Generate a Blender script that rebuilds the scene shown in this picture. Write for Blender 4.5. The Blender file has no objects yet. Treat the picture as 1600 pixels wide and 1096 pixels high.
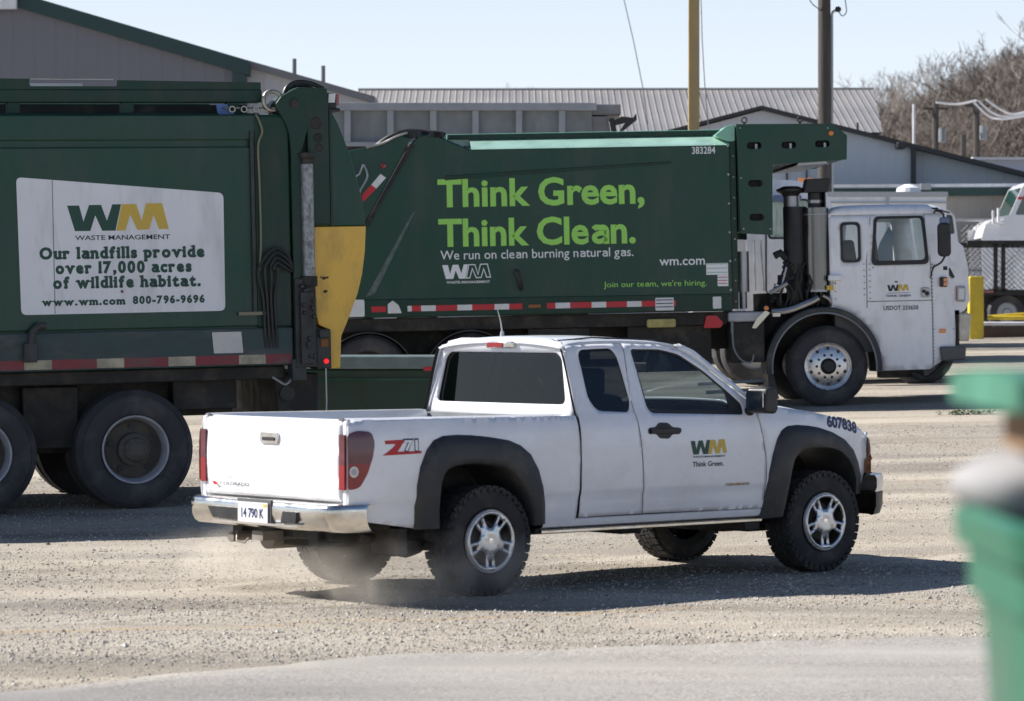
import bpy, bmesh, math, random
from mathutils import Vector, Matrix
from mathutils.geometry import delaunay_2d_cdt
random.seed(7)
R = math.radians
S = bpy.context.scene
COL = S.collection

# ------------------------------------------------------------------ camera, sky, sun, exposure
CAM_H = 1.84
cd = bpy.data.cameras.new('camera'); cam = bpy.data.objects.new('camera', cd); COL.objects.link(cam)
cam.location = (0, 0, CAM_H); cam.rotation_euler = (R(90), 0, 0)
cd.sensor_width = 36; cd.lens = 112.5; cd.shift_y = -0.03
cd.clip_start = 0.1; cd.clip_end = 3000
cd.dof.use_dof = True; cd.dof.focus_distance = 29.0; cd.dof.aperture_fstop = 4.5
S.camera = cam
SUN_EL, SUN_PHI = 38, 12            # elevation; angle the sun stands behind the picture plane, on the left
w = bpy.data.worlds.new('World'); S.world = w; w.use_nodes = True
nt = w.node_tree; bg = nt.nodes['Background']
sky = nt.nodes.new('ShaderNodeTexSky'); sky.sky_type = 'NISHITA'; sky.sun_disc = False
sky.sun_elevation = R(SUN_EL); sky.sun_rotation = R(-(90 - SUN_PHI))
sky.air_density = .8; sky.dust_density = .3; sky.ozone_density = 2.5
# the thin pale haze that brightens a winter sky towards the horizon
wtc = nt.nodes.new('ShaderNodeTexCoord'); wsx = nt.nodes.new('ShaderNodeSeparateXYZ'); nt.links.new(wtc.outputs['Generated'], wsx.inputs[0])
wmr = nt.nodes.new('ShaderNodeMapRange'); wmr.interpolation_type = 'SMOOTHSTEP'; wmr.inputs[1].default_value = .03; wmr.inputs[2].default_value = .26; wmr.inputs[3].default_value = 1; wmr.inputs[4].default_value = 0
nt.links.new(wsx.outputs[2], wmr.inputs[0])
wmx = nt.nodes.new('ShaderNodeMix'); wmx.data_type = 'RGBA'; wmx.blend_type = 'MIX'; wmx.inputs[7].default_value = (7.8, 8.5, 9.35, 1)
wml = nt.nodes.new('ShaderNodeMath'); wml.operation = 'MULTIPLY'; wml.inputs[1].default_value = .95
nt.links.new(wmr.outputs[0], wml.inputs[0]); nt.links.new(wml.outputs[0], wmx.inputs[0]); nt.links.new(sky.outputs[0], wmx.inputs[6])
nt.links.new(wmx.outputs[2], bg.inputs[0]); bg.inputs[1].default_value = 0.06
ld = bpy.data.lights.new('sun', 'SUN'); ld.energy = 4.6; ld.angle = R(0.5); ld.color = (1, 0.955, 0.89)
sun = bpy.data.objects.new('sun', ld); COL.objects.link(sun)
to_sun = Vector((-math.cos(R(SUN_PHI)) * math.cos(R(SUN_EL)), math.sin(R(SUN_PHI)) * math.cos(R(SUN_EL)), math.sin(R(SUN_EL))))
sun.rotation_euler = to_sun.to_track_quat('Z', 'Y').to_euler(); sun.location = to_sun * 60
S.view_settings.view_transform = 'Standard'; S.view_settings.look = 'None'
S.view_settings.exposure = 0.95; S.view_settings.gamma = 1
S.render.engine = 'CYCLES'; S.cycles.volume_bounces = 3
S.render.resolution_x = 1024; S.render.resolution_y = 701

def at(px, py, Y):                  # the point at depth Y that the photograph shows at a pixel
    return Vector(((px - 800) / 5000 * Y, Y, CAM_H - (py - 500) / 5000 * Y))

# ------------------------------------------------------------------ materials
def mat(name, col, rough=.5, metal=0, coat=0, var=0, vs=3, bump=0, bs=40, dirt=None, rib=None, spec=.5, stretch=None):
    m = bpy.data.materials.new(name); m.use_nodes = True; n = m.node_tree; L = n.links
    b = n.nodes['Principled BSDF']
    b.inputs['Base Color'].default_value = (*col, 1); b.inputs['Roughness'].default_value = rough
    b.inputs['Metallic'].default_value = metal; b.inputs['Coat Weight'].default_value = coat
    b.inputs['Coat Roughness'].default_value = .06; b.inputs['Specular IOR Level'].default_value = spec
    tc = n.nodes.new('ShaderNodeTexCoord'); mp = n.nodes.new('ShaderNodeMapping')
    L.new(tc.outputs['Object'], mp.inputs[0])
    if stretch: mp.inputs['Scale'].default_value = stretch
    out = None
    if var:
        t = n.nodes.new('ShaderNodeTexNoise'); t.inputs['Scale'].default_value = vs; t.inputs['Detail'].default_value = 6
        L.new(mp.outputs[0], t.inputs[0])
        r = n.nodes.new('ShaderNodeMapRange'); r.inputs[1].default_value = .3; r.inputs[2].default_value = .7
        r.inputs[3].default_value = 1 - var; r.inputs[4].default_value = 1 + var
        L.new(t.outputs[0], r.inputs[0])
        x = n.nodes.new('ShaderNodeMix'); x.data_type = 'RGBA'; x.blend_type = 'MULTIPLY'; x.inputs[0].default_value = 1
        x.inputs[6].default_value = (*col, 1); L.new(r.outputs[0], x.inputs[7]); out = x.outputs[2]
        r2 = n.nodes.new('ShaderNodeMapRange'); r2.inputs[1].default_value = .3; r2.inputs[2].default_value = .7
        r2.inputs[3].default_value = max(rough - .12, .02); r2.inputs[4].default_value = min(rough + .15, 1)
        L.new(t.outputs[0], r2.inputs[0]); L.new(r2.outputs[0], b.inputs['Roughness'])
    if dirt:                        # (colour, amount, scale, mapping stretch): patches and streaks of grime
        dc, amt, ds, st = dirt
        mp2 = n.nodes.new('ShaderNodeMapping'); mp2.inputs['Scale'].default_value = st; mp2.inputs['Location'].default_value = (3.1, 1.7, .4)
        L.new(tc.outputs['Object'], mp2.inputs[0])
        t = n.nodes.new('ShaderNodeTexNoise'); t.inputs['Scale'].default_value = ds; t.inputs['Detail'].default_value = 8; t.inputs['Roughness'].default_value = .65
        L.new(mp2.outputs[0], t.inputs[0])
        r = n.nodes.new('ShaderNodeMapRange'); r.inputs[1].default_value = .48; r.inputs[2].default_value = .72
        r.inputs[3].default_value = 0; r.inputs[4].default_value = amt; L.new(t.outputs[0], r.inputs[0])
        x = n.nodes.new('ShaderNodeMix'); x.data_type = 'RGBA'; L.new(r.outputs[0], x.inputs[0])
        if out: L.new(out, x.inputs[6])
        else: x.inputs[6].default_value = (*col, 1)
        x.inputs[7].default_value = (*dc, 1); out = x.outputs[2]
    if out: L.new(out, b.inputs['Base Color'])
    h = None
    if bump:
        t = n.nodes.new('ShaderNodeTexNoise'); t.inputs['Scale'].default_value = bs; t.inputs['Detail'].default_value = 4
        L.new(mp.outputs[0], t.inputs[0]); h = (t.outputs[0], bump)
    if rib:                         # (axis, period, depth): pressed sheet metal
        sx = n.nodes.new('ShaderNodeSeparateXYZ'); L.new(tc.outputs['Object'], sx.inputs[0])
        mm = n.nodes.new('ShaderNodeMath'); mm.operation = 'MULTIPLY'; mm.inputs[1].default_value = 1 / rib[1]; L.new(sx.outputs[rib[0]], mm.inputs[0])
        pp = n.nodes.new('ShaderNodeMath'); pp.operation = 'PINGPONG'; pp.inputs[1].default_value = .5; L.new(mm.outputs[0], pp.inputs[0])
        rr = n.nodes.new('ShaderNodeMapRange'); rr.inputs[1].default_value = .32; rr.inputs[2].default_value = .46; L.new(pp.outputs[0], rr.inputs[0])
        h = (rr.outputs[0], rib[2])
    if h:
        bp = n.nodes.new('ShaderNodeBump'); bp.inputs['Strength'].default_value = 1; bp.inputs['Distance'].default_value = h[1]
        L.new(h[0], bp.inputs['Height']); L.new(bp.outputs[0], b.inputs['Normal'])
    return m

def glass(name, tint, refl=1.0):
    m = bpy.data.materials.new(name); m.use_nodes = True; n = m.node_tree; L = n.links
    for x in list(n.nodes): n.nodes.remove(x)
    o = n.nodes.new('ShaderNodeOutputMaterial'); mx = n.nodes.new('ShaderNodeMixShader')
    t = n.nodes.new('ShaderNodeBsdfTransparent'); t.inputs[0].default_value = (*tint, 1)
    g = n.nodes.new('ShaderNodeBsdfGlossy'); g.inputs['Roughness'].default_value = .02
    lw = n.nodes.new('ShaderNodeLayerWeight'); lw.inputs[0].default_value = .5
    pw_ = n.nodes.new('ShaderNodeMath'); pw_.operation = 'POWER'; pw_.inputs[1].default_value = 4.5; L.new(lw.outputs['Facing'], pw_.inputs[0])
    mu = n.nodes.new('ShaderNodeMath'); mu.operation = 'MULTIPLY_ADD'; mu.inputs[1].default_value = .9 * refl; mu.inputs[2].default_value = .06 * refl
    L.new(pw_.outputs[0], mu.inputs[0]); L.new(mu.outputs[0], mx.inputs[0]); L.new(t.outputs[0], mx.inputs[1]); L.new(g.outputs[0], mx.inputs[2]); L.new(mx.outputs[0], o.inputs[0])
    return m

M = {}
M['white'] = mat('white_paint', (.77, .78, .825), .26, coat=.6, var=.03, vs=2, dirt=((.42, .38, .31), .25, 2.2, (1, 1, 1.5)))
M['white_dusty'] = mat('dusty_white_paint', (.70, .68, .64), .45, var=.06, vs=5, dirt=((.36, .30, .22), .7, 3, (1, 1, 1)))
M['cabwhite'] = mat('white_cab_paint', (.82, .82, .845), .33, coat=.4, var=.04, vs=3, dirt=((.40, .38, .34), .35, 3, (1.5, 1.5, .6)))
M['green'] = mat('green_truck_paint', (.006, .049, .029), .36, coat=.12, var=.2, vs=1.2, dirt=((.035, .06, .045), .75, 1.8, (1.6, 1, .4)), bump=.018, bs=1.0, spec=.35)
M['green_worn'] = mat('worn_green_paint', (.008, .040, .025), .5, coat=.05, var=.25, vs=2.5, dirt=((.045, .045, .036), .75, 3.0, (1.6, 1, .4)), bump=.004, bs=4, spec=.35)
M['sill'] = mat('dusty_green_sill', (.035, .062, .062), .6, var=.3, vs=4, dirt=((.12, .11, .10), .7, 2.6, (.6, 1, 1.6)))
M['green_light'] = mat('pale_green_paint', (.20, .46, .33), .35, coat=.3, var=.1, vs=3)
M['green_roof'] = mat('sunlit_green_roof_paint', (.33, .52, .44), .3, coat=.6, var=.12, vs=2, dirt=((.2, .3, .25), .5, 3, (1, 1, 1)))  # truck green painted paler for the sun's glare on the roof slope
M['yellow'] = mat('yellow_truck_paint', (.80, .47, .06), .45, coat=.2, var=.08, vs=3, dirt=((.22, .13, .05), .6, 3, (1.5, 1, .6)))
M['black'] = mat('black_plastic', (.018, .018, .02), .5, var=.2, vs=9, bump=.0006, bs=300)
M['flare'] = mat('dark_grey_fender_plastic', (.028, .03, .034), .55, var=.2, vs=5, dirt=((.14, .12, .095), .45, 4, (1, 1, 1)), bump=.0005, bs=500)
M['chassis'] = mat('greasy_black_steel', (.018, .017, .016), .7, var=.4, vs=6, dirt=((.075, .065, .05), .8, 4, (1, 1, 1)))
M['grime'] = mat('grimy_post_steel', (.045, .048, .047), .6, var=.4, vs=7, dirt=((.012, .011, .010), .9, 6, (1, 1, .6)))
M['rubber'] = mat('tyre_rubber', (.022, .022, .024), .8, var=.25, vs=8, dirt=((.12, .105, .085), .55, 5, (1, 1, 1)), bump=.002, bs=60)
M['rubber_truck'] = mat('dusty_truck_tyre', (.036, .036, .040), .75, var=.25, vs=6, dirt=((.13, .125, .12), .6, 3, (1, 1, 1)), bump=.002, bs=50)
M['chrome'] = mat('chrome', (.82, .82, .82), .09, metal=1, var=.05, vs=6)
M['chrome_dusty'] = mat('dusty_chrome', (.74, .72, .69), .2, metal=1, var=.1, vs=6, dirt=((.42, .38, .31), .75, 4, (1, 1, 2)))
M['alloy'] = mat('machined_alloy', (.66, .66, .67), .3, metal=.85, var=.08, vs=14)
M['steel'] = mat('brushed_steel', (.20, .195, .185), .28, metal=1, var=.1, vs=3, stretch=(20, 20, .4))
M['steel_grey'] = mat('grey_painted_steel', (.20, .215, .23), .5, var=.15, vs=3, dirt=((.12, .11, .1), .6, 2, (1, 1, .5)))
M['alu'] = mat('dull_aluminium', (.38, .38, .39), .4, metal=.9, var=.2, vs=6)
M['rod'] = mat('pitted_cylinder', (.30, .31, .32), .4, metal=.4, var=.3, vs=30, dirt=((.03, .03, .03), .95, 22, (1, 1, .6)))
M['signwhite'] = mat('white_sign_sheet', (.77, .77, .79), .5, var=.05, vs=2, dirt=((.38, .36, .36), .5, 2.2, (1.8, 1, .35)))
M['ink_green'] = mat('dark_green_lettering', (.008, .06, .04), .5)
M['ink_gold'] = mat('gold_lettering', (.62, .42, .06), .5, var=.05)
M['ink_lime'] = mat('lime_lettering', (.33, .70, .12), .5, var=.05)
M['ink_white'] = mat('white_lettering', (.80, .80, .82), .5)
M['ink_black'] = mat('dark_lettering', (.012, .016, .024), .5)
M['ink_blue'] = mat('navy_lettering', (.02, .03, .11), .5)
M['ink_red'] = mat('red_lettering', (.45, .012, .02), .45)
M['tape_red'] = mat('red_reflective_tape', (.50, .02, .03), .4, var=.1, vs=8)
M['tape_red_dirty'] = mat('dirty_red_tape', (.22, .030, .04), .55, var=.25, vs=5, dirt=((.09, .085, .08), .8, 3, (1, 1, 1)))
M['tape_white'] = mat('white_reflective_tape', (.68, .68, .68), .4, var=.08, vs=9)
M['tape_white_dirty'] = mat('dirty_cream_tape', (.42, .38, .27), .55, var=.25, vs=9, dirt=((.16, .15, .14), .8, 5, (1, 1, 1)))
M['lens_red'] = mat('red_lens', (.23, .006, .012), .12, coat=.7)
M['lens_smoke'] = mat('smoked_pink_lens', (.10, .022, .032), .14, coat=.6, var=.3, vs=8)
M['lens_clear'] = mat('clear_lens', (.62, .64, .64), .1, coat=1)
M['lens_amber'] = mat('amber_lens', (.75, .20, .01), .15, coat=1)
M['glass_dark'] = glass('dark_tinted_glass', (.05, .055, .06), 1.0)
M['glass_mid'] = glass('tinted_glass', (.26, .30, .32), 1.0)
M['glass_clear'] = glass('clear_glass', (.78, .84, .82), 1.0)
M['interior'] = mat('grey_interior_trim', (.085, .09, .10), .75, var=.15, vs=9)
M['seat'] = mat('dark_seat_cloth', (.04, .045, .055), .9, var=.2, vs=20)
M['wood'] = mat('weathered_pole_wood', (.066, .058, .051), .85, var=.45, vs=2, stretch=(14, 14, .7), bump=.01, bs=3)
M['yellow_pole'] = mat('yellow_pole_paint', (.40, .285, .125), .5, var=.1, vs=2, dirt=((.3, .2, .08), .5, 1.5, (1, 1, .5)))
M['yellow_post'] = mat('yellow_post_paint', (.62, .45, .03), .5, var=.08, vs=5, dirt=((.3, .22, .05), .6, 4, (1, 1, .5)))
M['galv'] = mat('galvanised_steel', (.36, .37, .38), .45, metal=.6, var=.12, vs=9)
M['rim_paint'] = mat('scuffed_grey_rim_paint', (.42, .42, .45), .5, var=.15, vs=10)
M['wire'] = mat('grey_cable', (.16, .16, .17), .6)
M['bark'] = mat('grey_brown_bark', (.135, .115, .10), .9, var=.25, vs=3)
M['bark_pale'] = mat('pale_twig_bark', (.225, .195, .172), .9, var=.25, vs=3)
M['bin'] = mat('green_bin_plastic', (.021, .12, .070), .42, var=.1, vs=6)
M['card'] = mat('brown_cardboard', (.22, .13, .07), .85, var=.15, vs=9)
M['bagwhite'] = mat('white_plastic_bag', (.27, .265, .27), .8, var=.35, vs=12)
M['bagpink'] = mat('pink_paper', (.50, .36, .33), .6, var=.12, vs=12)
M['bagtan'] = mat('tan_paper', (.52, .38, .24), .7, var=.12, vs=12)

# ------------------------------------------------------------------ mesh helpers
def rrect(x0, x1, z0, z1, r, n=5):
    o = []
    for cx, cz, a0 in ((x1 - r, z0 + r, -90), (x1 - r, z1 - r, 0), (x0 + r, z1 - r, 90), (x0 + r, z0 + r, 180)):
        for i in range(n + 1):
            a = R(a0 + 90 * i / n); o.append((cx + r * math.cos(a), cz + r * math.sin(a)))
    return o
def rpoly(pts, r, n=4):             # a polygon with rounded corners
    o = []; N = len(pts)
    for i in range(N):
        p, a, b = Vector(pts[i]), Vector(pts[i - 1]), Vector(pts[(i + 1) % N])
        u = (a - p); v = (b - p); rr = min(r, u.length * .45, v.length * .45)
        s = p + u.normalized() * rr; e = p + v.normalized() * rr
        for k in range(n + 1):
            t = k / n; q = s * (1 - t) ** 2 + p * 2 * t * (1 - t) + e * t * t; o.append((q.x, q.y))
    return o
def smoothline(pts, n=5):           # Catmull-Rom through the points
    P_ = [Vector(p) for p in pts]; o = []
    for i in range(len(P_) - 1):
        p0 = P_[max(i - 1, 0)]; p1 = P_[i]; p2 = P_[i + 1]; p3 = P_[min(i + 2, len(P_) - 1)]
        for k in range(n):
            t = k / n
            o.append(.5 * ((2 * p1) + (p2 - p0) * t + (2 * p0 - 5 * p1 + 4 * p2 - p3) * t * t + (3 * p1 - p0 - 3 * p2 + p3) * t ** 3))
    o.append(P_[-1]); return o
def inside(p, poly):
    c = False; x, y = p; j = len(poly) - 1
    for i in range(len(poly)):
        xi, yi = poly[i]; xj, yj = poly[j]
        if (yi > y) != (yj > y) and x < (xj - xi) * (y - yi) / (yj - yi) + xi: c = not c
        j = i
    return c
def dens(poly, sp):
    o = []
    for i in range(len(poly)):
        a, b = Vector(poly[i]), Vector(poly[(i + 1) % len(poly)]); n = max(1, int((b - a).length / sp + .5))
        for k in range(n): q = a.lerp(b, k / n); o.append((q.x, q.y))
    return o
def interp(x, xs, ys):
    if x <= xs[0]: return ys[0]
    for i in range(1, len(xs)):
        if x <= xs[i]: return ys[i - 1] + (ys[i] - ys[i - 1]) * (x - xs[i - 1]) / (xs[i] - xs[i - 1])
    return ys[-1]

class MB:
    def __init__(s): s.v = []; s.f = []; s.m = []
    def add(s, vs, fs, mi=0):
        b = len(s.v); s.v += [tuple(v) for v in vs]; s.f += [[b + i for i in f] for f in fs]; s.m += [mi] * len(fs); return s
    def box(s, x0, x1, y0, y1, z0, z1, mi=0, mx=None):
        vs = [Vector((x, y, z)) for x in (x0, x1) for y in (y0, y1) for z in (z0, z1)]
        if mx: vs = [mx @ v for v in vs]
        return s.add(vs, [(0, 1, 3, 2), (4, 6, 7, 5), (0, 4, 5, 1), (2, 3, 7, 6), (0, 2, 6, 4), (1, 5, 7, 3)], mi)
    def prism(s, poly, y0, y1, mi=0, axis='y'):
        n = len(poly)
        f = {'y': lambda p, d: (p[0], d, p[1]), 'x': lambda p, d: (d, p[0], p[1]), 'z': lambda p, d: (p[0], p[1], d)}[axis]
        return s.add([f(p, y0) for p in poly] + [f(p, y1) for p in poly],
                     [list(range(n)), list(range(2 * n - 1, n - 1, -1))] + [(i, n + i, n + (i + 1) % n, (i + 1) % n) for i in range(n)], mi)
    def lathe(s, c, prof, n=40, axis='y', mi=0, close=False):   # prof: (radius, distance along the axis)
        vs = []; c = Vector(c)
        for r, d in prof:
            for i in range(n):
                a = 2 * math.pi * i / n; p, q = r * math.cos(a), r * math.sin(a)
                vs.append(c + Vector({'y': (p, d, q), 'z': (p, q, d), 'x': (d, p, q)}[axis]))
        fs = [(k * n + i, k * n + (i + 1) % n, (k + 1) * n + (i + 1) % n, (k + 1) * n + i) for k in range(len(prof) - 1) for i in range(n)]
        if close: fs += [list(range(n)), [(len(prof) - 1) * n + i for i in range(n)]]
        return s.add(vs, fs, mi)
    def cyl(s, a, b, r, n=16, r2=None, mi=0): return s.tube([a, b], r, n, mi, r2)
    def tube(s, pts, r, n=8, mi=0, r2=None):
        pts = [Vector(p) for p in pts]; vs = []; N = len(pts); up = None
        for i, p in enumerate(pts):
            d = (pts[min(i + 1, N - 1)] - pts[max(i - 1, 0)]).normalized()
            if up is None: up = d.orthogonal().normalized()
            up = (up - d * up.dot(d)).normalized(); sd = d.cross(up)
            rr = r if r2 is None else r + (r2 - r) * i / (N - 1)
            for k in range(n):
                a = 2 * math.pi * k / n; vs.append(p + (up * math.cos(a) + sd * math.sin(a)) * rr)
        fs = [(i * n + k, i * n + (k + 1) % n, (i + 1) * n + (k + 1) % n, (i + 1) * n + k) for i in range(N - 1) for k in range(n)]
        fs += [list(range(n))[::-1], [(N - 1) * n + k for k in range(n)]]
        return s.add(vs, fs, mi)
    def torus(s, c, rad, r, axis='y', n=24, m=8, mi=0):
        return s.lathe(c, [(rad + r * math.cos(2 * math.pi * k / m), r * math.sin(2 * math.pi * k / m)) for k in range(m + 1)], n, axis, mi)
    def rows(s, rows, mi=0, closed=False):
        n = len(rows[0]); vs = [v for r in rows for v in r]; m = n if closed else n - 1
        return s.add(vs, [(k * n + i, k * n + (i + 1) % n, (k + 1) * n + (i + 1) % n, (k + 1) * n + i) for k in range(len(rows) - 1) for i in range(m)], mi)
    def panel(s, outline, fn, holes=(), sp=.06, mi=0):          # a triangulated sheet with openings, bent by fn(u, v)
        loops = [dens(outline, sp)] + [dens(h, sp) for h in holes]
        vs = []; es = []
        for lp in loops:
            b = len(vs); vs += [Vector(p) for p in lp]; es += [(b + i, b + (i + 1) % len(lp)) for i in range(len(lp))]
        xs = [p[0] for p in outline]; zs = [p[1] for p in outline]; bd = list(vs)
        nx = int((max(xs) - min(xs)) / sp); nz = int((max(zs) - min(zs)) / sp)
        for i in range(1, nx + 1):
            for j in range(1, nz + 1):
                p = (min(xs) + i * sp, min(zs) + j * sp)
                if inside(p, outline) and not any(inside(p, h) for h in holes):
                    q = Vector(p)
                    if min((q - b).length_squared for b in bd) > (.45 * sp) ** 2: vs.append(q)
        ov, oe, of, *_ = delaunay_2d_cdt(vs, es, [], 0, 1e-5)
        fs = []
        for f in of:
            c = (sum(ov[i].x for i in f) / len(f), sum(ov[i].y for i in f) / len(f))
            if inside(c, outline) and not any(inside(c, h) for h in holes): fs.append(list(f))
        return s.add([fn(v.x, v.y) for v in ov], fs, mi)
    def build(s, name, mats, parent=None, smooth=False, bevel=0, solid=0, angle=35, recalc=True, seg=2, loc=None):
        me = bpy.data.meshes.new(name); me.from_pydata(s.v, [], s.f)
        for m in (mats if isinstance(mats, (list, tuple)) else [mats]): me.materials.append(m)
        me.polygons.foreach_set('material_index', s.m)
        if recalc:
            bm = bmesh.new(); bm.from_mesh(me); bmesh.ops.recalc_face_normals(bm, faces=bm.faces); bm.to_mesh(me); bm.free()
        if smooth:
            me.polygons.foreach_set('use_smooth', [True] * len(me.polygons))
            if angle < 180: me.set_sharp_from_angle(angle=R(angle))
        me.update()
        o = bpy.data.objects.new(name, me); COL.objects.link(o)
        if parent: o.parent = parent
        if loc: o.location = loc
        if solid:
            d = o.modifiers.new('thickness', 'SOLIDIFY'); d.thickness = abs(solid); d.offset = -1 if solid > 0 else 1
        if bevel:
            d = o.modifiers.new('bevel', 'BEVEL'); d.width = bevel; d.segments = seg; d.limit_method = 'ANGLE'; d.angle_limit = R(40)
        return o

def thing(name, label, cat, loc=(0, 0, 0), rz=0, group=None, tilt=0):
    o = bpy.data.objects.new(name, None); COL.objects.link(o); o.empty_display_size = .3
    o.matrix_world = Matrix.Translation(loc) @ Matrix.Rotation(rz, 4, 'Z') @ Matrix.Rotation(-tilt, 4, 'Y')
    return tag(o, label, cat, group)
def tag(o, label, cat, group=None):
    o['label'] = label; o['category'] = cat
    if group: o['group'] = group
    return o
def dup(root, loc, rz=0, scale=1, label=None):
    r = root.copy(); COL.objects.link(r); r.location = loc; r.rotation_euler = (0, 0, rz); r.scale = (scale,) * 3
    if label: r['label'] = label
    for ch in list(root.children):
        c = ch.copy(); COL.objects.link(c); c.parent = r
        for g_ in ch.children: d = g_.copy(); COL.objects.link(d); d.parent = c
    return r

# ------------------------------------------------------------------ lettering
def glyphs(s, off=0):
    cu = bpy.data.curves.new('lettering', 'FONT'); cu.body = s; cu.offset = off; cu.resolution_u = 3
    o = bpy.data.objects.new('lettering', cu); COL.objects.link(o)
    me = bpy.data.meshes.new_from_object(o.evaluated_get(bpy.context.evaluated_depsgraph_get()))
    vs = [(v.co.x, v.co.y) for v in me.vertices]; fs = [list(p.vertices) for p in me.polygons]
    bpy.data.objects.remove(o); bpy.data.curves.remove(cu); bpy.data.meshes.remove(me)
    return vs, fs
def thick(path, w):                  # a pen stroke of width w along a path
    P_ = [Vector(p) for p in path]; L_, R_ = [], []
    for i, p in enumerate(P_):
        d = (P_[min(i + 1, len(P_) - 1)] - P_[max(i - 1, 0)]).normalized() * w / 2
        L_.append((p.x - d.y, p.y + d.x)); R_.append((p.x + d.y, p.y - d.x))
    n = len(P_); return L_ + R_, [(i, n + i, n + i + 1, i + 1) for i in range(n - 1)]
plain = glyphs
def letter_a(off):
    xh = max(v[1] for v in plain('x')[0]); w = STEM + 2 * off; h = w / 2 - off
    a1, f1_ = thick(smoothline([(.05, xh * .80), (.10, xh - h * .9), (.21, xh - h), (.33, xh - h * 1.1), (.385, xh * .70)], 5) + [Vector((.385, xh * .5)), Vector((.385, -off))], w)
    a2, f2_ = thick(smoothline([(.385, xh * .58), (.20, xh * .57), (.075, xh * .42), (.065, xh * .22), (.14, h), (.26, h * 1.1), (.385, xh * .30)], 5), w * .92)
    vs = a1 + a2; m = min(v[0] for v in vs); return [(v[0] - m, v[1]) for v in vs], f1_ + [tuple(i + len(a1) for i in f) for f in f2_]
def glyphs(s, off=0):
    if 'a' not in s: return plain(s, off)
    sub = s.replace('a', 'o'); V, F = [], []; i = 0
    while i < len(s):
        j = i + 1
        if s[i] != 'a':
            while j < len(s) and s[j] != 'a': j += 1
        seg = s[i:j]
        if seg.strip():
            right = max(v[0] for v in plain(sub[:j].rstrip(), off)[0])
            vs, fs = letter_a(off) if seg == 'a' else plain(seg, off)
            m = max(v[0] for v in vs); sh = right - m
            F += [[len(V) + k for k in f] for f in fs]; V += [(v[0] + sh, v[1]) for v in vs]
        i = j
    return V, F
STEM = max(v[0] for v in plain('l')[0]) - min(v[0] for v in plain('l')[0])
CAPH = max(v[1] for v in glyphs('H')[0])
def text_into(mb, s, x0, x1, z, cap, fn, off=0, mi=0, shear=0):     # baseline z, cap height, from x0 to x1
    vs, fs = glyphs(s, off)
    a, b = min(v[0] for v in vs), max(v[0] for v in vs); k = (x1 - x0) / (b - a); kz = cap / CAPH
    return mb.add([fn(x0 + (v[0] - a) * k + shear * v[1] * kz, z + v[1] * kz) for v in vs], fs, mi)
SERIF = {'n': 'b.14 b.86 x.08', 'u': 'x.13 x.8 b.92', 'r': 'b.25 x.12', 'l': 'b.5 a.3', 'a': 'b.92', 'd': 'a.72 b.92', 'f': 'b.4', 'i': 'b.5 x.3',
         'p': 'p.2 x.1', 'v': 'x.14 x.86', 'h': 'b.15 b.85 a.1', 'b': 'a.1', 'w': 'x.1 x.5 x.9', 'm': 'b.1 b.5 b.9 x.05', '1': 'b.5', 't': 'b.8'}
def slab_into(mb, s, x0, x1, z, cap, fn, off=.055, mi=0):            # a wide slab-serif line made from the plain glyphs
    cur = 0; items = []
    xh = max(v[1] for v in glyphs('x')[0])
    for ch in s:
        if ch == ' ': cur += .36; continue
        vs, fs = glyphs(ch, off); a, b = min(v[0] for v in vs), max(v[0] for v in vs)
        items.append(([(v[0] - a + cur, v[1]) for v in vs], fs))
        for t in SERIF.get(ch, '').split():
            lv, fr_ = t[0], float('0' + t[1:]); zc = {'b': .035, 'x': xh - .045, 'a': CAPH * 1.04 - .045, 'p': -.2}[lv]
            c = cur + (b - a) * fr_; hw = .13
            items.append(([(c - hw, zc - .05), (c + hw, zc - .05), (c + hw, zc + .05), (c - hw, zc + .05)], [(0, 1, 2, 3)]))
        cur += b - a + .10
    k = (x1 - x0) / (cur - .10); kz = cap / CAPH; d = 0
    for vs, fs in items:
        d += .00006
        mb.add([fn(x0 + v[0] * k, z + v[1] * kz, d) for v in vs], fs, mi)
W_POLY = [(395, 235), (485, 235), (515, 365), (560, 232), (650, 232), (692, 360), (735, 228), (800, 228), (755, 440), (655, 440), (605, 315), (565, 440), (450, 440)]
M_POLY = [(806, 228), (915, 228), (955, 365), (990, 224), (1112, 222), (1160, 432), (1085, 432), (1045, 315), (1010, 434), (920, 436), (868, 310), (830, 438), (762, 440)]
def logo_into(mb, x0, x1, z0, z1, fn, mw, mm, outline=None):
    f = lambda p: (x0 + (p[0] - 395) / 765 * (x1 - x0), z0 + (440 - p[1]) / 218 * (z1 - z0))
    def flat(poly, mi, d):
        mb.add([fn(*f(p), d) for p in poly], [list(range(len(poly)))], mi)
    flat(W_POLY, mw, 0); flat(M_POLY, mm, .0005)
    if outline is not None:
        N = len(M_POLY); o = []
        for i in range(N):
            p, a, b = Vector(M_POLY[i]), Vector(M_POLY[i - 1]), Vector(M_POLY[(i + 1) % N])
            n1 = (p - a).normalized(); n2 = (b - p).normalized(); n1 = Vector((-n1.y, n1.x)); n2 = Vector((-n2.y, n2.x))
            q = (n1 + n2).normalized(); o.append(p + q * min(15 / max(q.dot(n1), .3), 34))
        flat([(p.x, p.y) for p in o], outline, .0015)

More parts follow.
